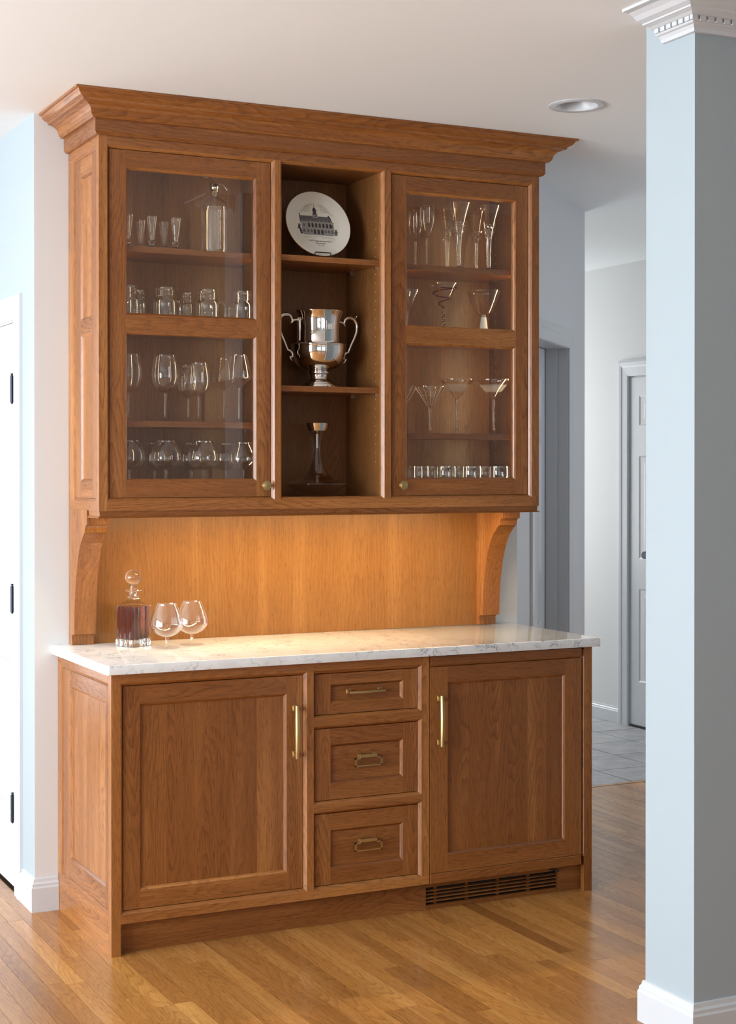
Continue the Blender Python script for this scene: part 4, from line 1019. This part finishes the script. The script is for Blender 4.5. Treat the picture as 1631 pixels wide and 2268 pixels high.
for k in range(11):
    v = .050+.0035*k; h = math.sqrt(max(0, .088**2-v*v))*.86
    stroke(lt, [(-h, v-.002), (-h*.62, v+.001), (-h*.38, v)], .0004); stroke(lt, [(h*.36, v), (h*.66, v+.001), (h, v-.003)], .0004)
lt.build('print_pale', 'ink_light', plate, recalc=False, kind='stuff'); md.build('print_grey', 'ink_mid', plate, recalc=False, kind='stuff'); bk.build('print_black', 'ink', plate, recalc=False, kind='stuff')
def text_mesh(body, size, bold=0.):
    cu = bpy.data.curves.new('text', 'FONT'); cu.body = body; cu.size = size; cu.align_x = 'CENTER'; cu.offset = bold; cu.resolution_u = 3
    to = bpy.data.objects.new('text', cu); COL.objects.link(to)
    dg = bpy.context.evaluated_depsgraph_get(); me = bpy.data.meshes.new_from_object(to.evaluated_get(dg))
    bpy.data.objects.remove(to); bpy.data.curves.remove(cu)
    vs = [v.co.copy() for v in me.vertices]; fs = [tuple(p.vertices) for p in me.polygons]; bpy.data.meshes.remove(me)
    return vs, fs
for s, size, v in (('TOWN OF NEEDHAM, MASSACHUSETTS', .0052, -.0655), ('250th Anniversary', .0056, -.0735), ('1711 - 1961', .0052, -.0810)):
    vs, fs = text_mesh(s, size, .00022)
    MB().add([pl(p.x+.004, p.y+v, ez) for p in vs], fs).build('lettering', 'ink', plate, recalc=False)
ea = thing('plate_stand', (.8843, .33, 2.2685), 'black twisted wire stand holding the commemorative plate', 'plate stand')
def wire(path, name, r_=.0017): MB().tube(path, r_, 8).build(name, 'black', ea, smooth=True)
zs = 2.2685
fr = [(.848, .3380, zs+.004), (.848, .300, zs+.003), (.848, .298, zs+.017), (.850, .298, zs+.0195), (.908, .298, zs+.0195), (.910, .298, zs+.017), (.910, .300, zs+.003), (.910, .3380, zs+.004)]
wire(fr, 'front_loop', .0019)
wire([(.848, .3380, zs+.004), (.846, .365, zs+.006), (.846, .395, zs+.10), (.862, .412, zs+.16), (.895, .412, zs+.16), (.911, .395, zs+.10), (.912, .365, zs+.006), (.910, .3380, zs+.004)], 'back_frame')
wire([(.862, .412, zs+.158), (.80, .455, zs+.002)], 'rear_leg'); wire([(.895, .412, zs+.158), (.94, .455, zs+.002)], 'rear_leg')

# silver loving cup
cx, cyy, cz = .9045, .390, 1.8142
cup = thing('silver_cup', (cx, cyy, cz), 'polished silver two-handled loving cup with engraved lettering', 'trophy cup')
body = curve([(.0395, .0640), (.060, .0700), (.083, .0900), (.0955, .1220), (.0972, .1500)], 5)+[(.0985, .1515), (.0985, .1555), (.0965, .1575), (.0800, .1600)]+curve([(.0790, .1605), (.0775, .1680), (.0768, .1950), (.0775, .2250), (.0805, .2520), (.0885, .2690), (.0905, .2725)], 4)+[(.0908, .2745), (.0895, .2755), (.0875, .2740), (.0780, .2500), (.0755, .20), (.0740, .165), (0, .100)]
MB().lathe(body, (cx, cyy, cz), 64).build('bowl', 'silver', cup, smooth=True, angle=40)
MB().lathe([(0, .0), (.0715, .0), (.0725, .0035), (.0705, .0075), (.0600, .0105), (.0590, .0135), (.0540, .0160), (.0530, .0190), (.0480, .0230), (.0400, .0290), (.0360, .0370), (.0352, .0460), (.0365, .0500), (.0410, .0515), (.0420, .0550), (.0405, .0585), (.0375, .0600), (.0400, .0645), (0, .066)], (cx, cyy, cz), 64).build('foot', 'silver', cup, smooth=True, angle=40)
HR = [(.080, .2395), (.093, .2420), (.104, .2390), (.1105, .2310), (.1140, .2270), (.1085, .2380), (.1140, .2510), (.1220, .2570), (.1350, .2590), (.1500, .2550), (.1600, .2440), (.1650, .2290), (.1630, .2080), (.1530, .1840), (.1400, .1600), (.1290, .1370), (.1285, .1330)]
HR2 = [(.1285, .1330), (.1170, .1300), (.1090, .1210), (.1065, .1120), (.1120, .1060), (.1185, .1090), (.1170, .1030), (.1100, .0960), (.1075, .0930)]
ca, sa = math.cos(.10), math.sin(.10)
for sgn in (1, -1):
    def hp(u, v): return (cx+sgn*u*ca, cyy+sgn*u*sa, cz+v)
    mb = MB()
    mb.tube([hp(u, v) for u, v in HR], [.0045, .0045, .0048, .004, .0028, .0045, .0062, .0068, .0070, .0070, .0070, .0066, .0060, .0054, .0048, .0044, .0040], 10)
    mb.tube([hp(u, v) for u, v in HR2], [.0045, .0048, .0050, .0046, .0042, .0036, .003, .0024, .0012], 8)
    mb.tube([hp(.156, .2545), hp(.1625, .2620)], [.003, .0022], 8); mb.lathe([(0, -.005), (.0045, -.0025), (.005, 0), (.0045, .0025), (0, .005)], hp(.1640, .2645), 12)
    mb.tube([hp(.084, .2490), hp(.0800, .2300), hp(.0785, .2000), hp(.0785, .168)], [.006, .003, .0025, .002], 8)
    mb.build('handle', 'silver', cup, smooth=True, angle=60)
    st = MB(); a_ = (-.62 if sgn > 0 else PI+.62)
# engraved blackletter strokes: a flourish, tall stems and minims
eg = MB()
def on_cup(u, v): a = -PI/2-.36+u/.0775; r_ = .0788 if v < .225 else .0800; return (cx+r_*math.cos(a), cyy+r_*math.sin(a), cz+v)
eg.tube([on_cup(u, v) for u, v in ((-.030, .1890), (-.033, .1950), (-.029, .2010), (-.020, .2020), (-.010, .1985), (.0, .2030), (.002, .2200), (-.002, .2330))], .0011, 6)
for u, v0, v1 in ((.008, .204, .238), (.015, .206, .240), (.023, .204, .236), (.031, .205, .225), (.037, .205, .225), (.044, .205, .225), (.050, .205, .225), (.058, .204, .233)):
    eg.tube([on_cup(u-.002, v0+.002), on_cup(u, v0), on_cup(u, v1), on_cup(u+.002, v1-.002)], .0009, 6)
for u in (.0335, .047): eg.tube([on_cup(u-.002, .2235), on_cup(u+.003, .2255)], .0008, 6)
eg.tube([on_cup(.055, .2235), on_cup(.063, .2240)], .0008, 6)
eg.build('engraving', 'silver_dull', cup, smooth=True)

# wine decanter with silver funnel
ox, oy, oz = .9036, .40, 1.4278
dec = thing('wine_decanter', (ox, oy, oz), 'wide-based glass wine decanter with steel funnel in the open bay', 'decanter')
MB().lathe(curve([(0, .001), (.045, .001), (.062, .006), (.090, .026), (.1080, .0400), (.1040, .0465), (.070, .0590), (.045, .0760), (.026, .1080), (.0150, .1500), (.0155, .1850), (.024, .2150), (.0345, .2340)], 6), (ox, oy, oz), 48).build('flask', 'gsmoke', dec, smooth=True, angle=60)
MB().lathe([(.0062, .172), (.0072, .172), (.0072, .222), (.020, .229), (.0365, .2335), (.0372, .2360), (.0415, .2440), (.0435, .2590), (.0440, .2605), (.0425, .2600), (.0395, .2440), (.0300, .2370), (.0062, .226), (.0062, .172)], (ox, oy, oz), 40).build('funnel', 'chrome', dec, smooth=True, angle=40)

# ------------------------------------------------------------------ worktop: spirit decanter and snifters
ang = math.radians(26.5); qx, qy = .228, .4565
sd = thing('spirit_decanter', (qx, qy, ZC), 'square cut-glass decanter of brown spirit with ball stopper on the worktop', 'decanter')
def sqloop(half, z, rnd_=.14, flute=0., n=12):
    """square section with slightly rounded corners and vertical flutes"""
    out = []
    for s in range(4):
        for k in range(n):
            t = -1+2*(k+.5)/n; f = flute*(math.cos(t*PI*4)*.5-.5)
            lx, ly = half*t*(1-rnd_*.1), -half+(-f if False else 0)+abs(f)
            c_, s_ = math.cos(s*PI/2), math.sin(s*PI/2)
            px_, py_ = lx*c_-ly*s_, lx*s_+ly*c_
            out.append((qx+px_*math.cos(ang)-py_*math.sin(ang), qy+px_*math.sin(ang)+py_*math.cos(ang), ZC+z))
    return out
hf = .0458
MB().loft([sqloop(hf*.97, .0005, flute=.0016), sqloop(hf, .004, flute=.0034), sqloop(hf, .132, flute=.0034), sqloop(hf*.985, .139, flute=.0008), sqloop(hf*.72, .1455), sqloop(hf*.45, .154), sqloop(hf*.34, .163), sqloop(hf*.30, .172)], cap=False).build('bottle', 'gcut', sd, smooth=True, angle=30)
MB().loft([sqloop(hf*.95, .0015, flute=.0018), sqloop(hf*.97, .006, flute=.0034), sqloop(hf*.97, .022, flute=.0034), sqloop(hf*.90, .025)]).build('bottle_base', 'gsolid', sd, smooth=True, angle=30)
MB().loft([sqloop(hf*.80, .027, flute=.001), sqloop(hf*.90, .038, flute=.0018), sqloop(hf*.91, .1365, flute=.0018), sqloop(hf*.91, .1372, flute=.0018)]).build('spirit', 'spirit', sd, smooth=True, angle=30, label='dark amber brown spirit')
MB().lathe([(.0135, .170), (.0140, .184), (.0185, .1875), (.0295, .189), (.0300, .1915), (.0285, .194), (.0150, .1955), (.0120, .197)], (qx, qy, ZC), 32).build('collar', 'gthick', sd, smooth=True)
MB().lathe([(0, .176), (.0115, .178), (.0125, .196), (.0105, .201), (.0100, .2065)]+[(.0276*math.sin(a), .2350-.0276*math.cos(a)) for a in [.40+(PI-.40)*k/16 for k in range(17)]], (qx, qy, ZC), 32).build('stopper', 'gsolid', sd, smooth=True, angle=60)
sn = stemware('brandy_snifter', 'snifter', [(.006, .038), (.020, .041), (.040, .052), (.0545, .070), (.0563, .080), (.0530, .100), (.0440, .126), (.0338, .1505)], .038, .042, '', '', rs=.0048, rtop=.008)
batch(sn, [(.3105, .345, ZC, 1, 'empty brandy snifter beside the spirit decanter'), (.4215, .397, ZC, 1, 'empty brandy snifter set back, farther from the spirit decanter')], 'brandy snifters on the worktop')

for o in bpy.data.objects:
    if '_o' in o: del o['_o']
